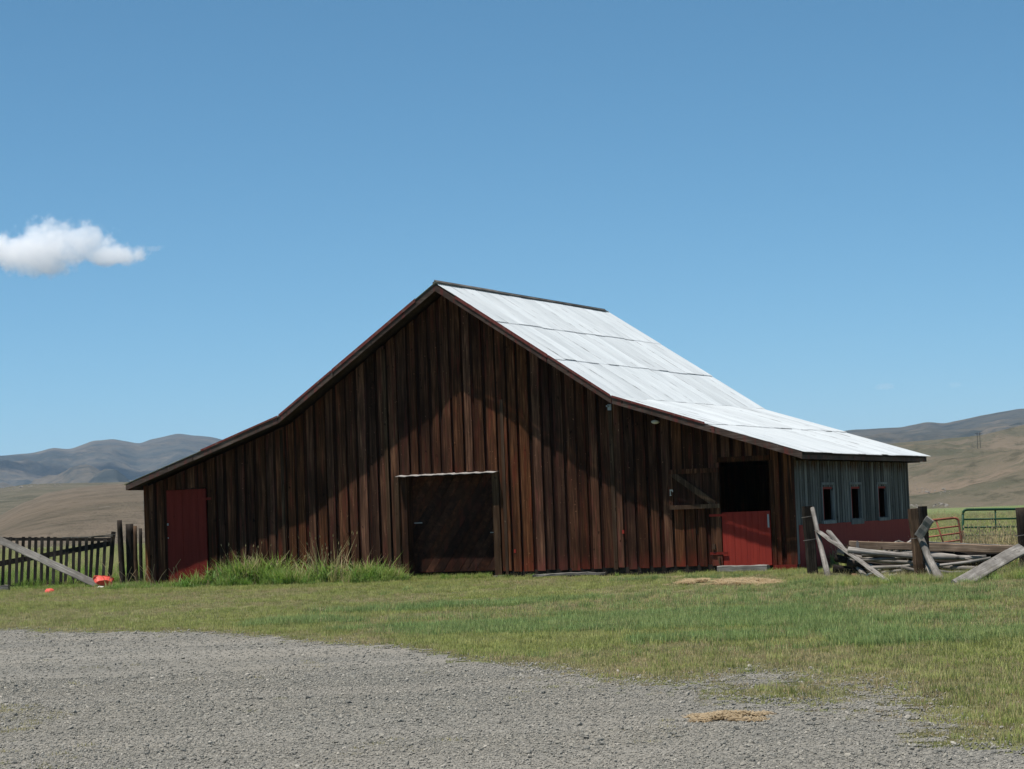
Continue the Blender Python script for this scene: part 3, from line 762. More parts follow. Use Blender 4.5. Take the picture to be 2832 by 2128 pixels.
for k in range(4):
    for i in range(n): ff.append((k * n + i, k * n + (i + 1) % n, (k + 1) * n + (i + 1) % n, (k + 1) * n + i))
mesh('pan_bowl', vv, ff, M_plastic, cp, True)
vv, ff = [], []
for z, r in ((.005, .13), (.0, .155), (.012, .155), (.016, .13)):
    for i in range(n): a = 2 * math.pi * i / n; vv.append((r * math.cos(a), r * math.sin(a), z))
for k in range(4):
    for i in range(n): ff.append((k * n + i, k * n + (i + 1) % n, (k + 1) % 4 * n + (i + 1) % n, (k + 1) % 4 * n + i))
mesh('pan_rim', vv, ff, M_plastic, cp)
lump('pale_stone', G(262, 1262) * 1 + Vector((0, 0, .08)), .14, M_white, 'pale chalky rock in the grass just right of the broken red tub', 'rock', (1, .7, .6), 3, .12)

# ------------------------------------------------------------------ corral at the right
GP = 'loose timbers at the right of the barn'
def wire_wrap(parent, c, r, name='wire'):
    vv, ff = [], []
    for k in range(12):
        a = 2 * math.pi * k / 12; s = Vector((math.cos(a), math.sin(a), .12 * math.cos(a)))
        for q in (-.006, .006): vv.append(c + s * r + Vector((0, 0, q)))
    for k in range(12): a = 2 * k; b = 2 * ((k + 1) % 12); ff.append((a, b, b + 1, a + 1))
    return mesh(name, vv, ff, M_wire, parent)
def stand(name, xb, yb, xt, yt, Y, wd, mat, label, rnd=False, wires=()):
    p1 = A(xt, yt, Y); p0 = A(xb, yb, Y); p0.z = -.12
    if rnd: o = pole(name, [p0, p0.lerp(p1, .5), p1], wd / 2, wd * .46, mat, n=11, jit=.06)
    else: o = timber(name, p0, p1, wd, wd, mat, seg=7, jit=.007, hint=Vector((0, 1, 0)), roll=R(8))
    for t in wires: wire_wrap(o, p0.lerp(p1, t), wd * .72)
    return loose(o, label, 'post')
stand('corral_post', 1756, 1245, 1743, 1094, 51.2, .20, M_postdk, 'dark square post wrapped with wire standing at the barn\'s right corner', wires=(.55, .86))
stand('corral_post', 1988, 1250, 1972, 1099, 45.3, .165, M_post, 'brown sunlit post in the middle of the timber heap', False, (.62,))
stand('corral_post', 2001, 1250, 1993, 1094, 46.0, .15, M_postdk, 'greyer post standing close behind the brown middle post', False)
stand('corral_post', 2216, 1236, 2204, 1097, 46.8, .22, M_postdk, 'dark thick post cut by the right edge of the picture', True, (.62,))
def lean(name, pts, wd, th, mat, label, kind='t', r1=None, group=GP, cat=None, **kw):
    P = [Vector(p) for p in pts]
    if kind == 't': o = timber(name, P[0], P[-1], wd, th, mat, **kw)
    else: o = pole(name, P, wd / 2, (r1 or wd) / 2, mat, **kw)
    return loose(o, label, cat or ('plank' if kind == 't' else 'pole'))
def gz(x, y, z=0.02):
    p = G(x, y); p.z = z; return p
# leaning against the corner post
lean('leaning_pole', [gz(1790, 1249, .0), A(1770, 1168, 50.4), A(1755, 1098, 51.0)], .13, .10, M_pole, 'bleached knotty pole leaning on the dark post at the barn corner', 'p', .09, jit=.12)
lean('leaning_plank', [gz(1924, 1262, .02), A(1768, 1148, 50.7)], .17, .05, M_pole, 'long pale plank sloping down from the barn corner post to the grass', seg=9, jit=.007, hint=Vector((0, -.5, 1)), roll=R(25))
lean('leaning_plank', [gz(1872, 1250, .02), A(1790, 1148, 49.6)], .10, .05, M_greyplank, 'narrow grey plank just behind the long sloping pale plank', seg=7, jit=.006, hint=Vector((0, -.5, 1)), roll=R(20))
# the beams on top of the heap
lean('long_beam', [A(1836, 1177, 47.6), A(2195, 1187.5, 46.2)], .16, .15, M_tan, 'long tan squared beam resting on top of the timber heap', seg=12, jit=.006)
lean('long_beam', [A(1990, 1174, 48.0), A(2192, 1182, 47.2)], .12, .07, M_greyplank, 'grey rail lying behind the long tan beam', seg=9, jit=.006)
lean('long_rail', [A(1833, 1189, 47.0), A(1985, 1203, 46.3), A(2120, 1207, 46.6)], .13, .10, M_pole, 'split grey rail just beneath the left end of the tan beam', 'p', .09, jit=.12)
bolt = multi('bolt', [(-.03, .03, -.11, -.08, -.06, .06), (-.015, .015, -.11, -.07, .06, .10)], M_wire); bolt.location = A(1851, 1179, 47.5); bolt.parent = bpy.data.objects['long_beam']
heap = [
    ('heap_pole', [A(1838, 1202, 47.4), A(1900, 1212, 47.0), A(1975, 1216, 46.8)], .10, .07, M_pole, 'bent grey pole under the split rail in the timber heap'),
    ('heap_pole', [A(1882, 1227, 46.3), A(1950, 1224, 46.3), A(1996, 1219, 46.6)], .075, .05, M_pole, 'thin white pole left of the middle post'),
    ('heap_pole', [A(1946, 1226, 46.0), A(1972, 1233, 46.0), A(2000, 1241, 46.2)], .09, .07, M_pole, 'short crooked pole tipped down behind the middle post'),
    ('heap_pole', [A(2000, 1218, 46.4), A(2060, 1228, 46.0), A(2150, 1228, 45.6)], .10, .08, M_pole, 'curved grey pole low in the heap right of the middle post'),
    ('heap_pole', [A(2000, 1229, 45.8), A(2035, 1236, 45.6), A(2060, 1238, 45.6)], .08, .06, M_pole, 'short pale pole end beneath the curved pole'),
    ('heap_pole', [A(2000, 1204, 47.2), A(2060, 1206, 47.0), A(2130, 1204, 47.0)], .11, .10, M_pole, 'straight grey pole under the tan beam right of the middle post'),
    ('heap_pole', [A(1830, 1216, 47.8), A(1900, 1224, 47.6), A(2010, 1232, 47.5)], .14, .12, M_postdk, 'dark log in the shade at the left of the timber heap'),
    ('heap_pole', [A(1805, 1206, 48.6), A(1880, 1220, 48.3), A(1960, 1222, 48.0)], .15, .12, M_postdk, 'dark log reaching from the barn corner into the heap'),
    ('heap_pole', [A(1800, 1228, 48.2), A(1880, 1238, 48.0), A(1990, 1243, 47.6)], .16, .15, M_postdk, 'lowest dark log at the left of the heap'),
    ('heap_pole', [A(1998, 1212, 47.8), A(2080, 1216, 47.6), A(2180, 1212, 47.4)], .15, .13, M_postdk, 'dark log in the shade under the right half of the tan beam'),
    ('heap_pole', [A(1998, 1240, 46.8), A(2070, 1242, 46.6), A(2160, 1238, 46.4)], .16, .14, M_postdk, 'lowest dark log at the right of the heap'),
    ('heap_pole', [A(1840, 1246, 46.6), A(1900, 1248, 46.4), A(1975, 1246, 46.2)], .12, .10, M_post, 'brown pole lying in the grass below the heap'),
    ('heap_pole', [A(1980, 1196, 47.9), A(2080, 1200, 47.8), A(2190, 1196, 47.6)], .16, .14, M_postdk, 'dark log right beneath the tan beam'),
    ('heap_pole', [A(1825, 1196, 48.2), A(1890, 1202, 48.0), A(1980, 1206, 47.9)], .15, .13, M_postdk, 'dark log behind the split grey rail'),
]
for nm, pts, a, b, mt, lb in [
    ('heap_pole', [A(1850, 1212, 46.9), A(1925, 1207, 46.6), A(1985, 1200, 46.9)], .07, .05, M_pole, 'thin pale rail crossing upward under the split grey rail'),
    ('heap_pole', [A(1905, 1238, 46.4), A(1950, 1232, 46.2), A(1992, 1234, 46.3)], .06, .045, M_pole, 'thin splintered rail low at the left foot of the middle post'),
    ('heap_pole', [A(2008, 1196, 46.9), A(2060, 1201, 46.6), A(2110, 1214, 46.4)], .07, .05, M_pole, 'thin rail tipping down to the right under the tan beam'),
    ('heap_pole', [A(2030, 1222, 46.0), A(2095, 1214, 45.9), A(2140, 1206, 46.0)], .065, .05, M_greyplank, 'thin rail rising to the right above the curved grey pole'),
    ('heap_pole', [A(2060, 1238, 45.4), A(2110, 1236, 45.3), A(2165, 1222, 45.6)], .08, .06, M_pole, 'rail lying low behind the broad slanted plank'),
    ('heap_pole', [A(1862, 1200, 47.1), A(1930, 1198, 46.9), A(2000, 1192, 47.0)], .08, .06, M_greyplank, 'grey rail wedged between the tan beam and the split rail'),
    ('heap_pole', [A(1812, 1190, 49.0), A(1850, 1206, 48.2), A(1900, 1232, 47.2)], .08, .06, M_greyplank, 'grey rail sloping into the heap behind the leaning planks'),
]: lean(nm, pts, a, a, mt, lb, 'p', b, jit=.16)
for nm, pts, a, b, mt, lb in heap: lean(nm, pts, a, a, mt, lb, 'p', b, jit=.12)
for p_, lab, r_ in (((1925, 1243), 'small white splinter of wood in the shade below the heap', .12), ((1872, 1243), 'white wood chip in the grass under the sloping plank', .1)):
    q = A(p_[0], p_[1], 46.1); loose(timber('wood_scrap', q + Vector((-r_, 0, 0)), q + Vector((r_, .05, .02)), .05, .03, M_white, seg=4, jit=.012), lab, 'scrap')
# stump-like bundle of sticks behind the heap
bd = empty('branch_bundle', A(1968, 1180, 49.0)); bd.location.z = .3
tag(bd, 'rough bundle of pale sticks poking up behind the middle post', 'bundle')
for i in range(14):
    t = random.uniform(-.35, .45)
    pole('stick', [Vector((t - .5, random.uniform(-.2, .2), .05)), Vector((t, random.uniform(-.15, .15), .36 + random.uniform(-.1, .1) - abs(t) * .2)), Vector((t + .5, random.uniform(-.2, .2), .32 - random.uniform(0, .2)))], .035, .025, M_pole, bd, n=6, jit=.15, sub=3)
# props around the middle post
lean('prop_board', [A(1984, 1160, 45.1), A(2010, 1121, 44.9)], .17, .05, M_greyplank, 'short grey board sticking up at a slant right of the middle post', seg=5, jit=.006, hint=Vector((0, -1, .5)), roll=0)
lean('prop_pole', [gz(2034, 1258, .0), A(2006, 1205, 45.0), A(1984, 1150, 45.3)], .17, .12, M_greyplank, 'grey weathered pole propped against the middle post, foot to the right', 'p', .12, jit=.10)
lean('prop_pole', [gz(2016, 1254, .0), A(2000, 1210, 45.4), A(1990, 1165, 45.6)], .10, .08, M_pole, 'thinner pole propped just left of the grey propped pole', 'p', .08, jit=.10)
lean('slanted_plank', [gz(2068, 1262, -.02), A(2210, 1184, 45.6)], .25, .06, M_greyplank, 'broad grey plank slanting up to the post at the right edge', seg=9, jit=.007, hint=Vector((0, -1, .55)), roll=0)

# tube gates
def tube(name, pts, r, mat, parent, n=8):
    return pole(name, pts, r, r, mat, parent, n=n, jit=0.0, sub=2)
def bentpts(a, c, b, k=5):
    a, b, c = Vector(a), Vector(b), Vector(c); return [(a * (1 - t) ** 2 + c * 2 * t * (1 - t) + b * t * t) for t in [i / k for i in range(k + 1)]]
GY = 52.0
gg = empty('tube_gate', (0, 0, 0)); tag(gg, 'green tubular metal gate standing behind the timber heap', 'gate')
P = lambda x, y: A(x, y, GY)
tube('frame', [P(2080, 1215), P(2080, 1112)] + bentpts(P(2080, 1112), P(2080, 1101.5), P(2090, 1101.5)) + [P(2200, 1100), P(2260, 1099)], .028, M_tube_g, gg)
for yl, yr in ((1117, 1112), (1137 - 18 + 0, 1114),): pass
for (x0, y0, x1, y1) in ((2080, 1122.5, 2260, 1119.5), (2080, 1140, 2260, 1137), (2080, 1157.5, 2260, 1154), (2080, 1176, 2260, 1173), (2080, 1205, 2260, 1202)):
    tube('bar', [P(x0, y0), P(x1, y1)], .020, M_tube_g, gg)
tube('stay', [P(2150, 1100.5), P(2152, 1204)], .018, M_tube_g, gg)
rg = empty('tube_gate', (0, 0, 0)); tag(rg, 'rusty red tubular gate sagging beside the green gate', 'gate')
RY = 49.5
P2 = lambda x, y: A(x, y, RY)
tube('frame', [P2(1975, 1128), P2(2060, 1119.5)] + bentpts(P2(2060, 1119.5), P2(2069, 1118.5), P2(2071, 1127)) + [P2(2076, 1165), P2(2081, 1205)], .025, M_tube_r, rg)
for (x0, y0, x1, y1) in ((1975, 1148, 2074, 1136.5), (1978, 1164, 2076, 1151.5), (1985, 1180, 2078, 1166.5), (1990, 1196, 2080, 1184)):
    tube('bar', [P2(x0, y0), P2(x1, y1)], .018, M_tube_r, rg)
tube('stay', [P2(2022, 1124), P2(2046, 1200)], .02, M_tube_r, rg)
gp = A(2079, 1176, 50.4); g0 = Vector((gp.x, gp.y, -.1))
loose(pole('gate_post', [g0, A(2077, 1147, 50.4)], .06, .055, M_post, n=9, jit=.05), 'short brown post where the red and green gates meet', 'post')

# power pole on the hill
dg = bpy.context.evaluated_depsgraph_get()
me = foothills.data
bv = BVHTree.FromPolygons([v.co for v in me.vertices], [tuple(p.vertices) for p in me.polygons])
hit = bv.ray_cast(CAM, ray(2115, 969).normalized())[0]
if hit is None: hit = A(2115, 969, 2000)
kk = hit.y * KPX / FPX
pp = empty('power_pole', hit); tag(pp, 'distant wooden twin-pole power pylon on the right hillside', 'power pole')
hgt = 35 * kk
for s in (-1, 1): pole('pole', [Vector((s * 3.0 * kk, 0, -1)), Vector((s * 2.6 * kk, 0, hgt))], .55 * kk, .45 * kk, M_postdk, pp, n=7, jit=0)
box('crossarm', -7 * kk, 7 * kk, -.5 * kk, .5 * kk, hgt * .88, hgt * .88 + 1.0 * kk, M_postdk, pp)
for s in (-6, 0, 6): box('insulator', (s - .4) * kk, (s + .4) * kk, -.4 * kk, .4 * kk, hgt * .88 - 1.6 * kk, hgt * .88 - .05, M_steel, pp)

# ------------------------------------------------------------------ scattered stuff
def proto(name, V, F, mat, smooth=False):
    me = bpy.data.meshes.new(name); me.from_pydata([tuple(map(float, q)) for q in V], [], F); me.materials.append(mat)
    if smooth: me.polygons.foreach_set('use_smooth', [True] * len(me.polygons))
    me.update(); return bpy.data.objects.new(name, me)
def tuft(name, n, rad, h0, h1, wd, mat, lean=.5, head=None):
    V, F = [], []
    for i in range(n):
        a = random.uniform(0, 6.283); r = rad * math.sqrt(random.random()); b = random.uniform(0, 6.283)
        h = random.uniform(h0, h1); ln = lean * random.uniform(.2, 1.0) * h
        base = Vector((r * math.cos(a), r * math.sin(a), -.01)); od = Vector((math.cos(b), math.sin(b), 0))
        sd = Vector((-math.sin(b + random.uniform(-1, 1)), math.cos(b), 0)).normalized() * wd * .5
        m1 = base + od * ln * .35 + Vector((0, 0, h * .55)); tp = base + od * ln + Vector((0, 0, h))
        k = len(V); V += [base - sd, base + sd, m1 + sd * .8, m1 - sd * .8, tp]
        F += [(k, k + 1, k + 2, k + 3), (k + 3, k + 2, k + 4)]
        if head:
            k = len(V); t = od * .2 * head + Vector((0, 0, head)); q = sd.normalized() * head * .16
            V += [tp - t * .1, tp + t * .4 + q, tp + t, tp + t * .4 - q]; F.append((k, k + 1, k + 2, k + 3))
    return proto(name, V, F, mat)
def stone(name, mat, seed):
    import bmesh
    rs = random.Random(seed); bm = bmesh.new(); bmesh.ops.create_icosphere(bm, subdivisions=1, radius=1)
    pl = [(Vector((rs.gauss(0, 1), rs.gauss(0, 1), rs.gauss(0, 1))).normalized(), rs.uniform(.55, .8)) for _ in range(6)]
    s = (rs.uniform(.8, 1.25), rs.uniform(.65, 1.0), rs.uniform(.5, .75))
    for q in bm.verts:
        p = q.co.copy()
        for nrm, dd in pl:
            e = p.dot(nrm) - dd
            if e > 0: p -= nrm * e
        q.co = Vector((p.x * s[0], p.y * s[1], p.z * s[2]))
    me = bpy.data.meshes.new(name); bm.to_mesh(me); bm.free(); me.materials.append(mat)
    return bpy.data.objects.new(name, me)
def scatter(name, P, S, I, protos, label=None, cat=None, tilt=.0):
    """one object: points carrying scale, turn and kind; small shapes set on them"""
    col = bpy.data.collections.new(name + '_shapes')
    for i, q in enumerate(protos): q.name = f'{name}_shape_{i:02d}'; col.objects.link(q)
    me = bpy.data.meshes.new(name); n = len(P); me.vertices.add(n); me.vertices.foreach_set('co', np.asarray(P, np.float32).ravel())
    a = me.attributes.new('sc', 'FLOAT', 'POINT'); a.data.foreach_set('value', np.asarray(S, np.float32))
    a = me.attributes.new('ix', 'INT', 'POINT'); a.data.foreach_set('value', np.asarray(I, np.int32))
    rot = np.stack([rng.normal(0, tilt, n), rng.normal(0, tilt, n), rng.random(n) * 6.283], -1).astype(np.float32)
    a = me.attributes.new('rt', 'FLOAT_VECTOR', 'POINT'); a.data.foreach_set('vector', rot.ravel())
    o = bpy.data.objects.new(name, me); C.objects.link(o)
    g = bpy.data.node_groups.new(name, 'GeometryNodeTree')
    g.interface.new_socket('Geometry', in_out='INPUT', socket_type='NodeSocketGeometry')
    g.interface.new_socket('Geometry', in_out='OUTPUT', socket_type='NodeSocketGeometry')
    N = g.nodes.new; Lk = g.links.new
    gi, go = N('NodeGroupInput'), N('NodeGroupOutput')
    ci = N('GeometryNodeCollectionInfo'); ci.inputs['Collection'].default_value = col
    ci.inputs['Separate Children'].default_value = True; ci.inputs['Reset Children'].default_value = True
    iop = N('GeometryNodeInstanceOnPoints'); iop.inputs['Pick Instance'].default_value = True
    def at(nm, ty):
        q = N('GeometryNodeInputNamedAttribute'); q.data_type = ty; q.inputs['Name'].default_value = nm; return q.outputs['Attribute']
    Lk(gi.outputs[0], iop.inputs['Points']); Lk(ci.outputs[0], iop.inputs['Instance'])
    Lk(at('ix', 'INT'), iop.inputs['Instance Index']); Lk(at('sc', 'FLOAT'), iop.inputs['Scale'])
    er = N('FunctionNodeEulerToRotation'); Lk(at('rt', 'FLOAT_VECTOR'), er.inputs[0]); Lk(er.outputs[0], iop.inputs['Rotation'])
    Lk(iop.outputs[0], go.inputs[0])
    md = o.modifiers.new('scatter', 'NODES'); md.node_group = g
    tag(o, label, cat, kind='stuff'); return o

# --- gravel stones
def wedge(y0, y1, n, extra=1.12, pw=1.0):
    """points seen by the camera between two distances, a little wider than its view"""
    u = rng.random(n); y = (y0 ** pw + (y1 ** pw - y0 ** pw) * u) ** (1 / pw)
    lo, hi = -.2335, .2135
    x = y * (lo - .02 + (hi - lo + .04) * rng.random(n)); return np.stack([x, y], -1)
pts = np.concatenate([wedge(9, 24, 200000, pw=1.2), wedge(20, 41, 110000, pw=1.4)])
gf = gravelness(pts)
keep = rng.random(len(pts)) < gf ** .75
pts = pts[keep]
s = np.exp(rng.normal(math.log(.0060), .48, len(pts))); s = np.clip(s, .0035, .030) * (1 + (pts[:, 1] - 12) * .012)
P3 = np.concatenate([pts, (.006 + s * .25)[:, None]], 1)
scatter('gravel', P3, s, rng.integers(0, 8, len(pts)), [stone('stone', M_stones, i) for i in range(8)], 'loose grey crushed stone covering the yard', 'gravel', tilt=.5)

# --- lawn
ha, hb = .035, .085
protos = [tuft('t', 34, .11, .03, .075, .007, M_bl_green), tuft('t', 34, .11, .04, .10, .007, M_bl_green),
          tuft('t', 36, .11, .05, .12, .007, M_bl_blue), tuft('t', 30, .12, .025, .06, .007, M_bl_olive),
          tuft('t', 26, .12, .03, .08, .006, M_bl_dry), tuft('t', 22, .10, .03, .12, .005, M_bl_olive, .5, .015), tuft('t', 30, .12, .015, .035, .009, M_bl_moss)]
pts = np.concatenate([wedge(14, 36, 36000, pw=1.7), wedge(34, 66, 34000, pw=1.7)])
# keep out of the barn
rel = pts - np.array(BO[:2])[None]; bu = rel @ np.array(AX[:2]); bvv = rel @ np.array(AY[:2])
ok_ = ~((np.abs(bu) < W + .02) & (bvv > -.04)) & ~((bu > 2.9) & (bu < 6.6) & (bvv > -1.3 + .5 * np.sin(bu * 2.3)) & (bvv < 0) & (rng.random(len(bu)) < .85)); pts = pts[ok_]
sq = np.array(G(1580, 1259)[:2]); e2 = ((pts - sq) / np.array([1.0, 3.0])); pts = pts[((e2 ** 2).sum(1) > 1 + (fbm(pts[:, 0] * 1.5, pts[:, 1] * 1.5, 3) - .5) * 1.6) | (rng.random(len(pts)) < .30)]
gf = gravelness(pts); gr = gf > .9
patch = fbm(pts[:, 0] * 1.3 + 70, pts[:, 1] * .7 + 20, 4)
keep = (rng.random(len(pts)) < np.clip(1.0 - gf * 1.25, 0, 1) ** 1.3) & (gf < .97)
keep |= (gf > .05) & (gf < .97) & (patch > .56) & (rng.random(len(pts)) < .55)
stray = (gf > .9) & (patch > .63) & (rng.random(len(pts)) < .10)
mossy = gr & in_poly(warp(pts, .2), np.array([G(*q)[:2] for q in ((-60, 1530), (60, 1528), (140, 1540), (120, 1562), (60, 1580), (-60, 1590))])) & (rng.random(len(pts)) < .6)
pts_l = pts[keep]; gl = gf[keep]; edge = gl > .12
nz = fbm(pts_l[:, 0] * .35, pts_l[:, 1] * .22, 4); nb = fbm(pts_l[:, 0] * .16 + 30, pts_l[:, 1] * .3 + 8, 4); rr = rng.random(len(pts_l))
idx = np.where(rr < .5, 0, 1)
D_y = pts_l[:, 1]
bluezone = (nb > .50) & (pts_l[:, 0] > -4 + (D_y - 36) * .1) & (D_y > 24) & (D_y < 52)
idx = np.where(bluezone & (rr < .8), 2, idx)
idx = np.where((nz > .55) & (rr < .7), 3, idx); idx = np.where((nz > .47) & (rr > .86), 4, idx)
idx = np.where((rr > .955), 5, idx)
idx = np.where(edge & (rng.random(len(rr)) < .7), np.where(rng.random(len(rr)) < .45, 6, 3), idx); idx = np.where(edge & (rng.random(len(rr)) < .18), 4, idx)
leftdry = (pts_l[:, 0] < -2) & (D_y < 56) & (rng.random(len(rr)) < .35)
idx = np.where(leftdry, 3, idx)
sc_ = np.clip(rng.normal(1.0, .22, len(rr)), .5, 1.7) * (1 + .012 * np.clip(D_y - 30, 0, 40)) * np.where(bluezone, 1.15, 1.0) * np.where(D_y > 40, .72, .85)
sc_ *= np.clip(1.05 - gl * .9, .35, 1.0)
isl = np.zeros(len(pts), bool)
for pl, pr in ((((1541, 1468), (1610, 1462), (1700, 1470), (1800, 1478), (1806, 1500), (1740, 1512), (1640, 1508), (1560, 1500)), .75),
               (((1931, 1596), (1985, 1588), (2060, 1592), (2111, 1604), (2080, 1622), (2000, 1620)), .8), (((1850, 1524), (1950, 1522), (1955, 1536), (1860, 1538)), .6),
               (((1260, 1440), (1420, 1448), (1520, 1462), (1400, 1474), (1270, 1462)), .5), (((860, 1396), (1000, 1404), (1100, 1432), (1010, 1424)), .5)):
    isl |= in_poly(warp(pts, .12), np.array([G(*q)[:2] for q in pl])) & (rng.random(len(pts)) < pr)
isl &= ~keep
sm = pts[stray | mossy | isl]
PL = np.concatenate([pts_l, sm]); SL_ = np.concatenate([sc_, rng.uniform(.5, .9, len(sm))]); IL = np.concatenate([idx, np.where(rng.random(len(sm)) < .7, 6, 3)])
scatter('lawn_grass', np.concatenate([PL, np.zeros((len(PL), 1))], 1), SL_, IL, protos, 'short green and straw-coloured grass between yard and barn', 'grass')

# --- tall grass along the barn and the fences, meadow beyond
tall = [tuft('g', 34, .14, .12, .34, .016, M_bl_lush, .9), tuft('g', 32, .14, .14, .38, .012, M_bl_green, .8), tuft('g', 26, .13, .2, .46, .008, M_bl_olive, .6, .03),
        tuft('g', 24, .13, .22, .5, .007, M_bl_dry, .55, .035), tuft('g', 40, .22, .12, .30, .013, M_bl_lush, .8), tuft('g', 40, .22, .14, .34, .012, M_bl_green, .8),
        tuft('g', 70, .16, .03, .24, .019, M_bl_weed, 1.1), tuft('g', 56, .15, .05, .28, .014, M_bl_lush, 1.0), tuft('g', 16, .16, .10, .34, .009, M_bl_dry, 1.4)]
def strip(u0, u1, v0, v1, n): 
    u = u0 + (u1 - u0) * rng.random(n); v_ = v0 + (v1 - v0) * rng.random(n)
    return np.stack([BO.x + AX.x * u + AY.x * v_, BO.y + AX.y * u + AY.y * v_], -1), u, v_
TP, TS, TI = [], [], []
def add(P, S, I): TP.append(P); TS.append(S); TI.append(I)
P_, u_, v_ = strip(-9.4, -1.2, -1.7, -.10, 2000)
hg = np.interp(u_, [-9.4, -8.4, -7.3, -6.9, -6.3, -5.9, -5.4, -4.6, -3.8, -3.0, -2.4, -1.9, -1.2], [.6, .45, .5, 1.25, 2.0, 1.1, 1.7, 1.2, 1.35, 1.85, 1.7, 1.5, .7])
cl = fbm(u_ * 1.6 + 11, v_ * 1.6 + 4, 3); hg = hg * np.clip((cl - .32) * 3.6, .2, 1.3) * np.clip(1.25 - np.abs(v_ + .6) * .62, .28, 1.1) * rng.uniform(.65, 1.2, len(u_))
k = rng.random(len(u_)); add(P_, hg * np.where(k < .72, 1.02, 1.0) * np.clip(rng.normal(1, .25, len(k)), .5, 1.7), np.where(k < .42, 6, np.where(k < .72, 7, np.where(k < .82, 0, np.where(k < .88, 1, np.where(k < .985, 8, 2))))))
P_, u_, v_ = strip(-1.3, 9.0, -.55, -.10, 420); k = rng.random(len(u_)); sel = ~((u_ > 2.7) & (u_ < 8.4)) | (k < .10)
sel &= (rng.random(len(u_)) < .55); add(P_[sel], rng.uniform(.2, .42, sel.sum()), np.where(k[sel] < .6, 0, 1))
P_, u_, v_ = strip(-1.2, 1.0, -.5, -.02, 120); add(P_, rng.uniform(.3, .62, 120), rng.integers(0, 2, 120))
# a low mound of lush grass left of the large door
c0 = G(835, 1252); P_ = rng.normal(0, 1, (130, 2)) * np.array([.5, .35]) + np.array(c0[:2]); add(P_, rng.uniform(.6, 1.1, 130), rng.integers(6, 8, 130))
# picket fence, both sides
n = 2600; x = rng.uniform(-17.5, -9.9, n); y = rng.uniform(64.6, 71.0, n)
k = rng.random(n); hgt_ = np.where(y < 66.2, .42, np.clip(.9 + (y - 66.4) * .18, .9, 1.7)) * rng.uniform(.6, 1.2, n)
rel = np.stack([x, y], -1) - np.array(BO[:2]); bu = rel @ np.array(AX[:2]); ok = (bu < -W - .05)
add(np.stack([x, y], -1)[ok], hgt_[ok], np.where(k < .55, 0, np.where(k < .85, 7, np.where(k < .95, 1, 2)))[ok])
# corral: around the heap and before the gates
n = 1500; x = rng.uniform(5.6, 12.5, n); y = rng.uniform(42.8, 46.2, n); k = rng.random(n); ok = (x < .2135 * y + 1)
rise = np.clip((x - 8.2) * .16, 0, .5)
add(np.stack([x, y], -1)[ok], (rng.uniform(.25, .55, n) + rise)[ok], np.where(k < .4, 1, np.where(k < .75, 0, np.where(k < .93, 2, 3)))[ok])
n = 2600; x = rng.uniform(7.5, 14.5, n); y = rng.uniform(47.8, 58, n); k = rng.random(n)
rel = np.stack([x, y], -1) - np.array(BO[:2]); bu = rel @ np.array(AX[:2]); ok = (bu > W + .25)
add(np.stack([x, y], -1)[ok], rng.uniform(.6, 1.25, n)[ok], np.where(k < .3, 0, np.where(k < .6, 1, np.where(k < .78, 2, 3)))[ok])
n = 420; x = rng.uniform(9.3, 12.2, n); y = rng.uniform(48.2, 51.2, n); add(np.stack([x, y], -1), rng.uniform(1.0, 2.1, n), np.where(rng.random(n) < .55, 3, np.where(rng.random(n) < .6, 2, 0)))
# meadow
def arc(t0, t1, y0, y1, n):
    y = np.sqrt(y0 ** 2 + (y1 ** 2 - y0 ** 2) * rng.random(n)); return np.stack([y * (t0 + (t1 - t0) * rng.random(n)), y], -1)
for t0, t1, n in ((.135, .23, 9000), (-.25, -.15, 8000)):
    P_ = arc(t0, t1, 58 if t0 > 0 else 68, 190, n); k = rng.random(n); sc2 = rng.uniform(.7, 1.3, n) * (1 + (P_[:, 1] - 60) * .006)
    add(P_, sc2, np.where(k < .42, 4, np.where(k < .85, 5, np.where(k < .95, 2, 3))))
TP = np.concatenate(TP); TS = np.concatenate(TS); TI = np.concatenate(TI)
scatter('tall_grass', np.concatenate([TP, np.zeros((len(TP), 1))], 1), TS, TI, tall, 'lush tall grass at the barn foot, the fences and the meadow', 'grass')

# --- dry stalks against the barn wall
V, F = [], []
def stalk(p, h, r=.008):
    a = random.uniform(0, 6.28); q = [p + Vector((math.cos(a), math.sin(a) * .4, 0)) * (h * .5 * t * t) + Vector((random.uniform(-.02, .02), 0, h * t)) for t in (0, .35, .7, 1)]
    for i in range(3):
        k = len(V); s_ = Vector((r, 0, 0)); s2 = Vector((0, r, 0))
        V.extend([q[i] - s_, q[i] + s2, q[i] + s_, q[i + 1] - s_ * .7, q[i + 1] + s2 * .7, q[i + 1] + s_ * .7]); F.extend([(k, k + 1, k + 4, k + 3), (k + 1, k + 2, k + 5, k + 4), (k + 2, k, k + 3, k + 5)])
for u, n_ in ((-8.75, 7), (-8.3, 5), (-7.7, 3), (-6.2, 5), (-5.75, 9), (-5.3, 9), (-4.7, 6), (-4.0, 7), (-3.6, 5), (-2.3, 4), (-9.6, 8)):
    for _ in range(n_): stalk(wl(u + random.gauss(0, .16), random.uniform(-1.1, -.2), .02), random.uniform(.35, .85))
o = mesh('dry_stalks', V, F, M_bl_dry); tag(o, 'dry pale weed stalks standing before the barn wall', 'weeds', kind='stuff')

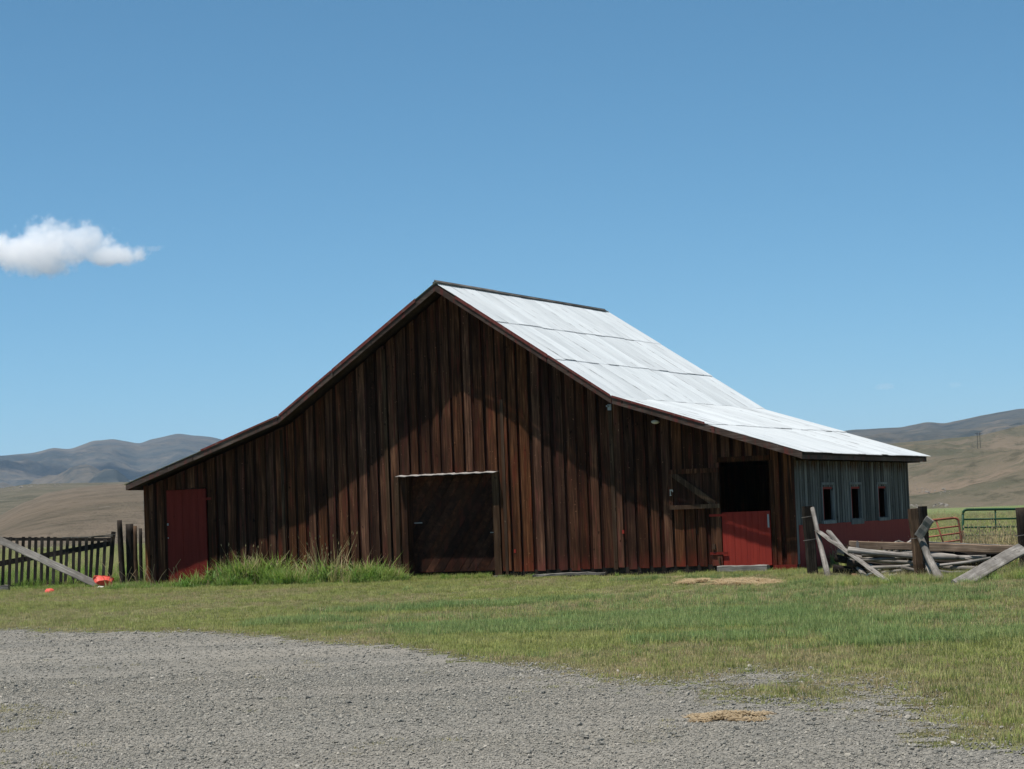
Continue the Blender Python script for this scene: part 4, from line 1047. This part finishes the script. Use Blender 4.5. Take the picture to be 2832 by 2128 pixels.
# --- straw
def straw(name, n, cx, cy, rx, ry, h, label, ln=(.08, .22), mat=None):
    a = rng.random(n) * 6.283; r = np.sqrt(rng.random(n)); wob = 1 + .35 * np.sin(3 * a + cx) * np.sin(2 * a + 1)
    ok = fbm(r * wob * np.cos(a) * 2.2 + cx, r * np.sin(a) * 2.2 + cy, 3) > .42 + .13 * r
    a, r, wob = a[ok], r[ok], wob[ok]; n = len(a); t = rng.random(n) * 3.1416
    c = np.stack([cx + rx * r * wob * np.cos(a), cy + ry * r * wob * np.sin(a), .012 + rng.random(n) * h * (1 - r * r)], -1)
    d = np.stack([np.cos(t), np.sin(t), rng.uniform(-.22, .3, n)], -1) * (rng.uniform(*ln, n) * .5)[:, None]
    q = np.stack([-np.sin(t), np.cos(t), rng.uniform(-.6, .6, n)], -1) * .005
    V = np.stack([c - d - q, c - d + q, c + d + q, c + d - q], 1).reshape(-1, 3)
    o = np_mesh(name, V, np.arange(n * 4).reshape(-1, 4), mat or M_straw, False); return tag(o, label, 'straw', kind='stuff')
q = G(1580, 1259); straw('spilled_straw', 26000, q.x, q.y, 1.05, 3.2, .10, 'tan straw spilled on the grass before the red stable door', mat=M_bl_dry)
q = G(1567, 1553); straw('hay_scrap', 4200, q.x, q.y, .30, .34, .03, 'small flat patch of tan hay on the gravel', (.04, .12))
q = G(1400, 1251); straw('straw_wisps', 1500, q.x, q.y, 1.3, .8, .03, 'thin scatter of straw along the wall between the two doors')

# --- rocks on the hillsides
def rocks(name, obj, px, n, size, label, seed):
    rs = random.Random(seed); m_ = obj.data; b_ = BVHTree.FromPolygons([v.co for v in m_.vertices], [tuple(p.vertices) for p in m_.polygons])
    P_, S_ = [], []
    for _ in range(n):
        x0, x1, y0, y1 = rs.choice(px); t = rs.random()
        h_ = b_.ray_cast(CAM, ray(x0 + (x1 - x0) * t + rs.gauss(0, 4), y0 + (y1 - y0) * t + rs.gauss(0, 2.0)).normalized())[0]
        if h_ is not None and h_.z > 0: P_.append(tuple(h_)); S_.append(size * math.exp(rs.gauss(0, .45)))
    if P_: scatter(name, np.array(P_), np.array(S_), rng.integers(0, 5, len(P_)), [stone('r', M_outcrop, 40 + i) for i in range(5)], label, 'rocks', tilt=.3)
M_outcrop = paint('outcrop_rock', (.13, .115, .095), (.22, .20, .17), (.08, .07, .06), scale=(1, 1, 1), rough=.95)
rocks('hill_rocks', foothills, [(1955, 2060, 1063, 1066), (1985, 2050, 1060, 1062), (1960, 1990, 1092, 1094), (2020, 2050, 1091, 1092)], 90, .36, 'band of pale rocks at the foot of the right hill', 3)
rocks('ridge_rocks', bpy.data.objects['hill'], [(0, 70, 1056, 1051), (60, 140, 1050, 1048), (0, 60, 1130, 1112), (60, 130, 1100, 1108), (90, 170, 1150, 1155), (150, 160, 1100, 1104)], 240, .5, 'pale rock outcrops along the top and slope of the left hill', 5)

# ------------------------------------------------------------------ cloud
def cloud(name, c, size, blobs, dens, label, nsc=1.0, seed=0.0):
    sx_, sy_, sz_ = size
    o = mesh(name, boxv(-sx_, sx_, -sy_, sy_, -sz_, sz_), BF, None); o.location = c
    m = bpy.data.materials.new(name); m.use_nodes = True; t = m.node_tree; t.nodes.clear(); o.data.materials.append(m)
    N = t.nodes.new; Lk = t.links.new
    def mth(op, a, b=None):
        x = N('ShaderNodeMath'); x.operation = op
        for i, v in enumerate((a, b)):
            if v is None: continue
            if isinstance(v, (int, float)): x.inputs[i].default_value = v
            else: Lk(v, x.inputs[i])
        return x.outputs[0]
    tc = N('ShaderNodeTexCoord'); p = tc.outputs['Object']
    no = N('ShaderNodeTexNoise'); no.inputs['Scale'].default_value = .026 / nsc; no.inputs['Detail'].default_value = 8; no.inputs['Roughness'].default_value = .68
    ad = N('ShaderNodeVectorMath'); ad.operation = 'ADD'; Lk(p, ad.inputs[0]); ad.inputs[1].default_value = (seed * 91, seed * 37, seed * 13); Lk(ad.outputs[0], no.inputs['Vector'])
    f = None
    for (bx, by, bz, rx, ry, rz) in blobs:
        s1 = N('ShaderNodeVectorMath'); s1.operation = 'SUBTRACT'; Lk(p, s1.inputs[0]); s1.inputs[1].default_value = (bx, by, bz)
        s2 = N('ShaderNodeVectorMath'); s2.operation = 'DIVIDE'; Lk(s1.outputs[0], s2.inputs[0]); s2.inputs[1].default_value = (rx, ry, rz)
        ln = N('ShaderNodeVectorMath'); ln.operation = 'LENGTH'; Lk(s2.outputs[0], ln.inputs[0])
        q = mth('SUBTRACT', 1.0, ln.outputs['Value'])
        f = q if f is None else mth('MAXIMUM', f, q)
    f = mth('ADD', f, mth('MULTIPLY', mth('SUBTRACT', no.outputs['Fac'], .5), 2.3))
    mr = N('ShaderNodeMapRange'); mr.interpolation_type = 'SMOOTHSTEP'; Lk(f, mr.inputs[0])
    for i, v in enumerate((.10, .48, 0.0, dens)): mr.inputs[i + 1].default_value = v
    pv = N('ShaderNodeVolumePrincipled'); pv.inputs['Color'].default_value = (.998, .998, .998, 1); pv.inputs['Anisotropy'].default_value = .0
    Lk(mr.outputs[0], pv.inputs['Density'])
    out = N('ShaderNodeOutputMaterial'); Lk(pv.outputs[0], out.inputs['Volume'])
    m.volume_intersection_method if hasattr(m, 'volume_intersection_method') else None
    tag(o, label, 'cloud', kind='structure'); return o
CY = 6200.0; ck = CY * KPX / FPX
cc = A(120, 540, CY)
cb = lambda x, y, rx, ry, dy=0: ((x - 120) * ck, dy, (540 - y) * ck, rx * ck, rx * ck * .8, ry * ck)
cloud('cloud', cc, (300 * ck, 90 * ck, 85 * ck), [cb(-40, 533, 120, 42), cb(105, 518, 80, 52), cb(70, 547, 125, 46), cb(185, 530, 72, 50), cb(245, 556, 76, 30), cb(95, 574, 70, 30), cb(-160, 530, 120, 48)], .022, 'single white cumulus cloud low in the blue sky at left', seed=1)
c3 = A(322, 541, CY)
cloud('cloud', c3, (45 * ck, 30 * ck, 22 * ck), [(-22 * ck, 0, 2 * ck, 22 * ck, 18 * ck, 12 * ck), (12 * ck, 0, 4 * ck, 26 * ck, 18 * ck, 8 * ck)], .006, 'thin torn wisp of cloud just right of the white cumulus', nsc=.6, seed=8)
for i, (x, y, rx, ry) in enumerate(((1912, 835, 32, 9), (2062, 832, 18, 8))):
    c2 = A(x, y, 9000); k2 = 9000 * KPX / FPX
    cloud('cloud', c2, (rx * 1.5 * k2, rx * k2, ry * 1.8 * k2), [(0, 0, 0, rx * k2, rx * k2, ry * k2)], .0022, ('faint larger wisp of cloud above the right hill', 'faintest small wisp of cloud near the right edge')[i], seed=3 + i)

# ------------------------------------------------------------------ haze
hz = mesh('haze', boxv(-13000, 13000, -1400, 14500, -3, 460), BF, None)
m = bpy.data.materials.new('haze'); m.use_nodes = True; t = m.node_tree; t.nodes.clear(); hz.data.materials.append(m)
pv = t.nodes.new('ShaderNodeVolumePrincipled'); pv.inputs['Color'].default_value = (.48, .72, 1.0, 1); pv.inputs['Density'].default_value = 4.5e-5; pv.inputs['Anisotropy'].default_value = .2
out = t.nodes.new('ShaderNodeOutputMaterial'); t.links.new(pv.outputs[0], out.inputs['Volume'])
tag(hz, 'thin bluish summer haze over the valley', 'haze', kind='stuff')
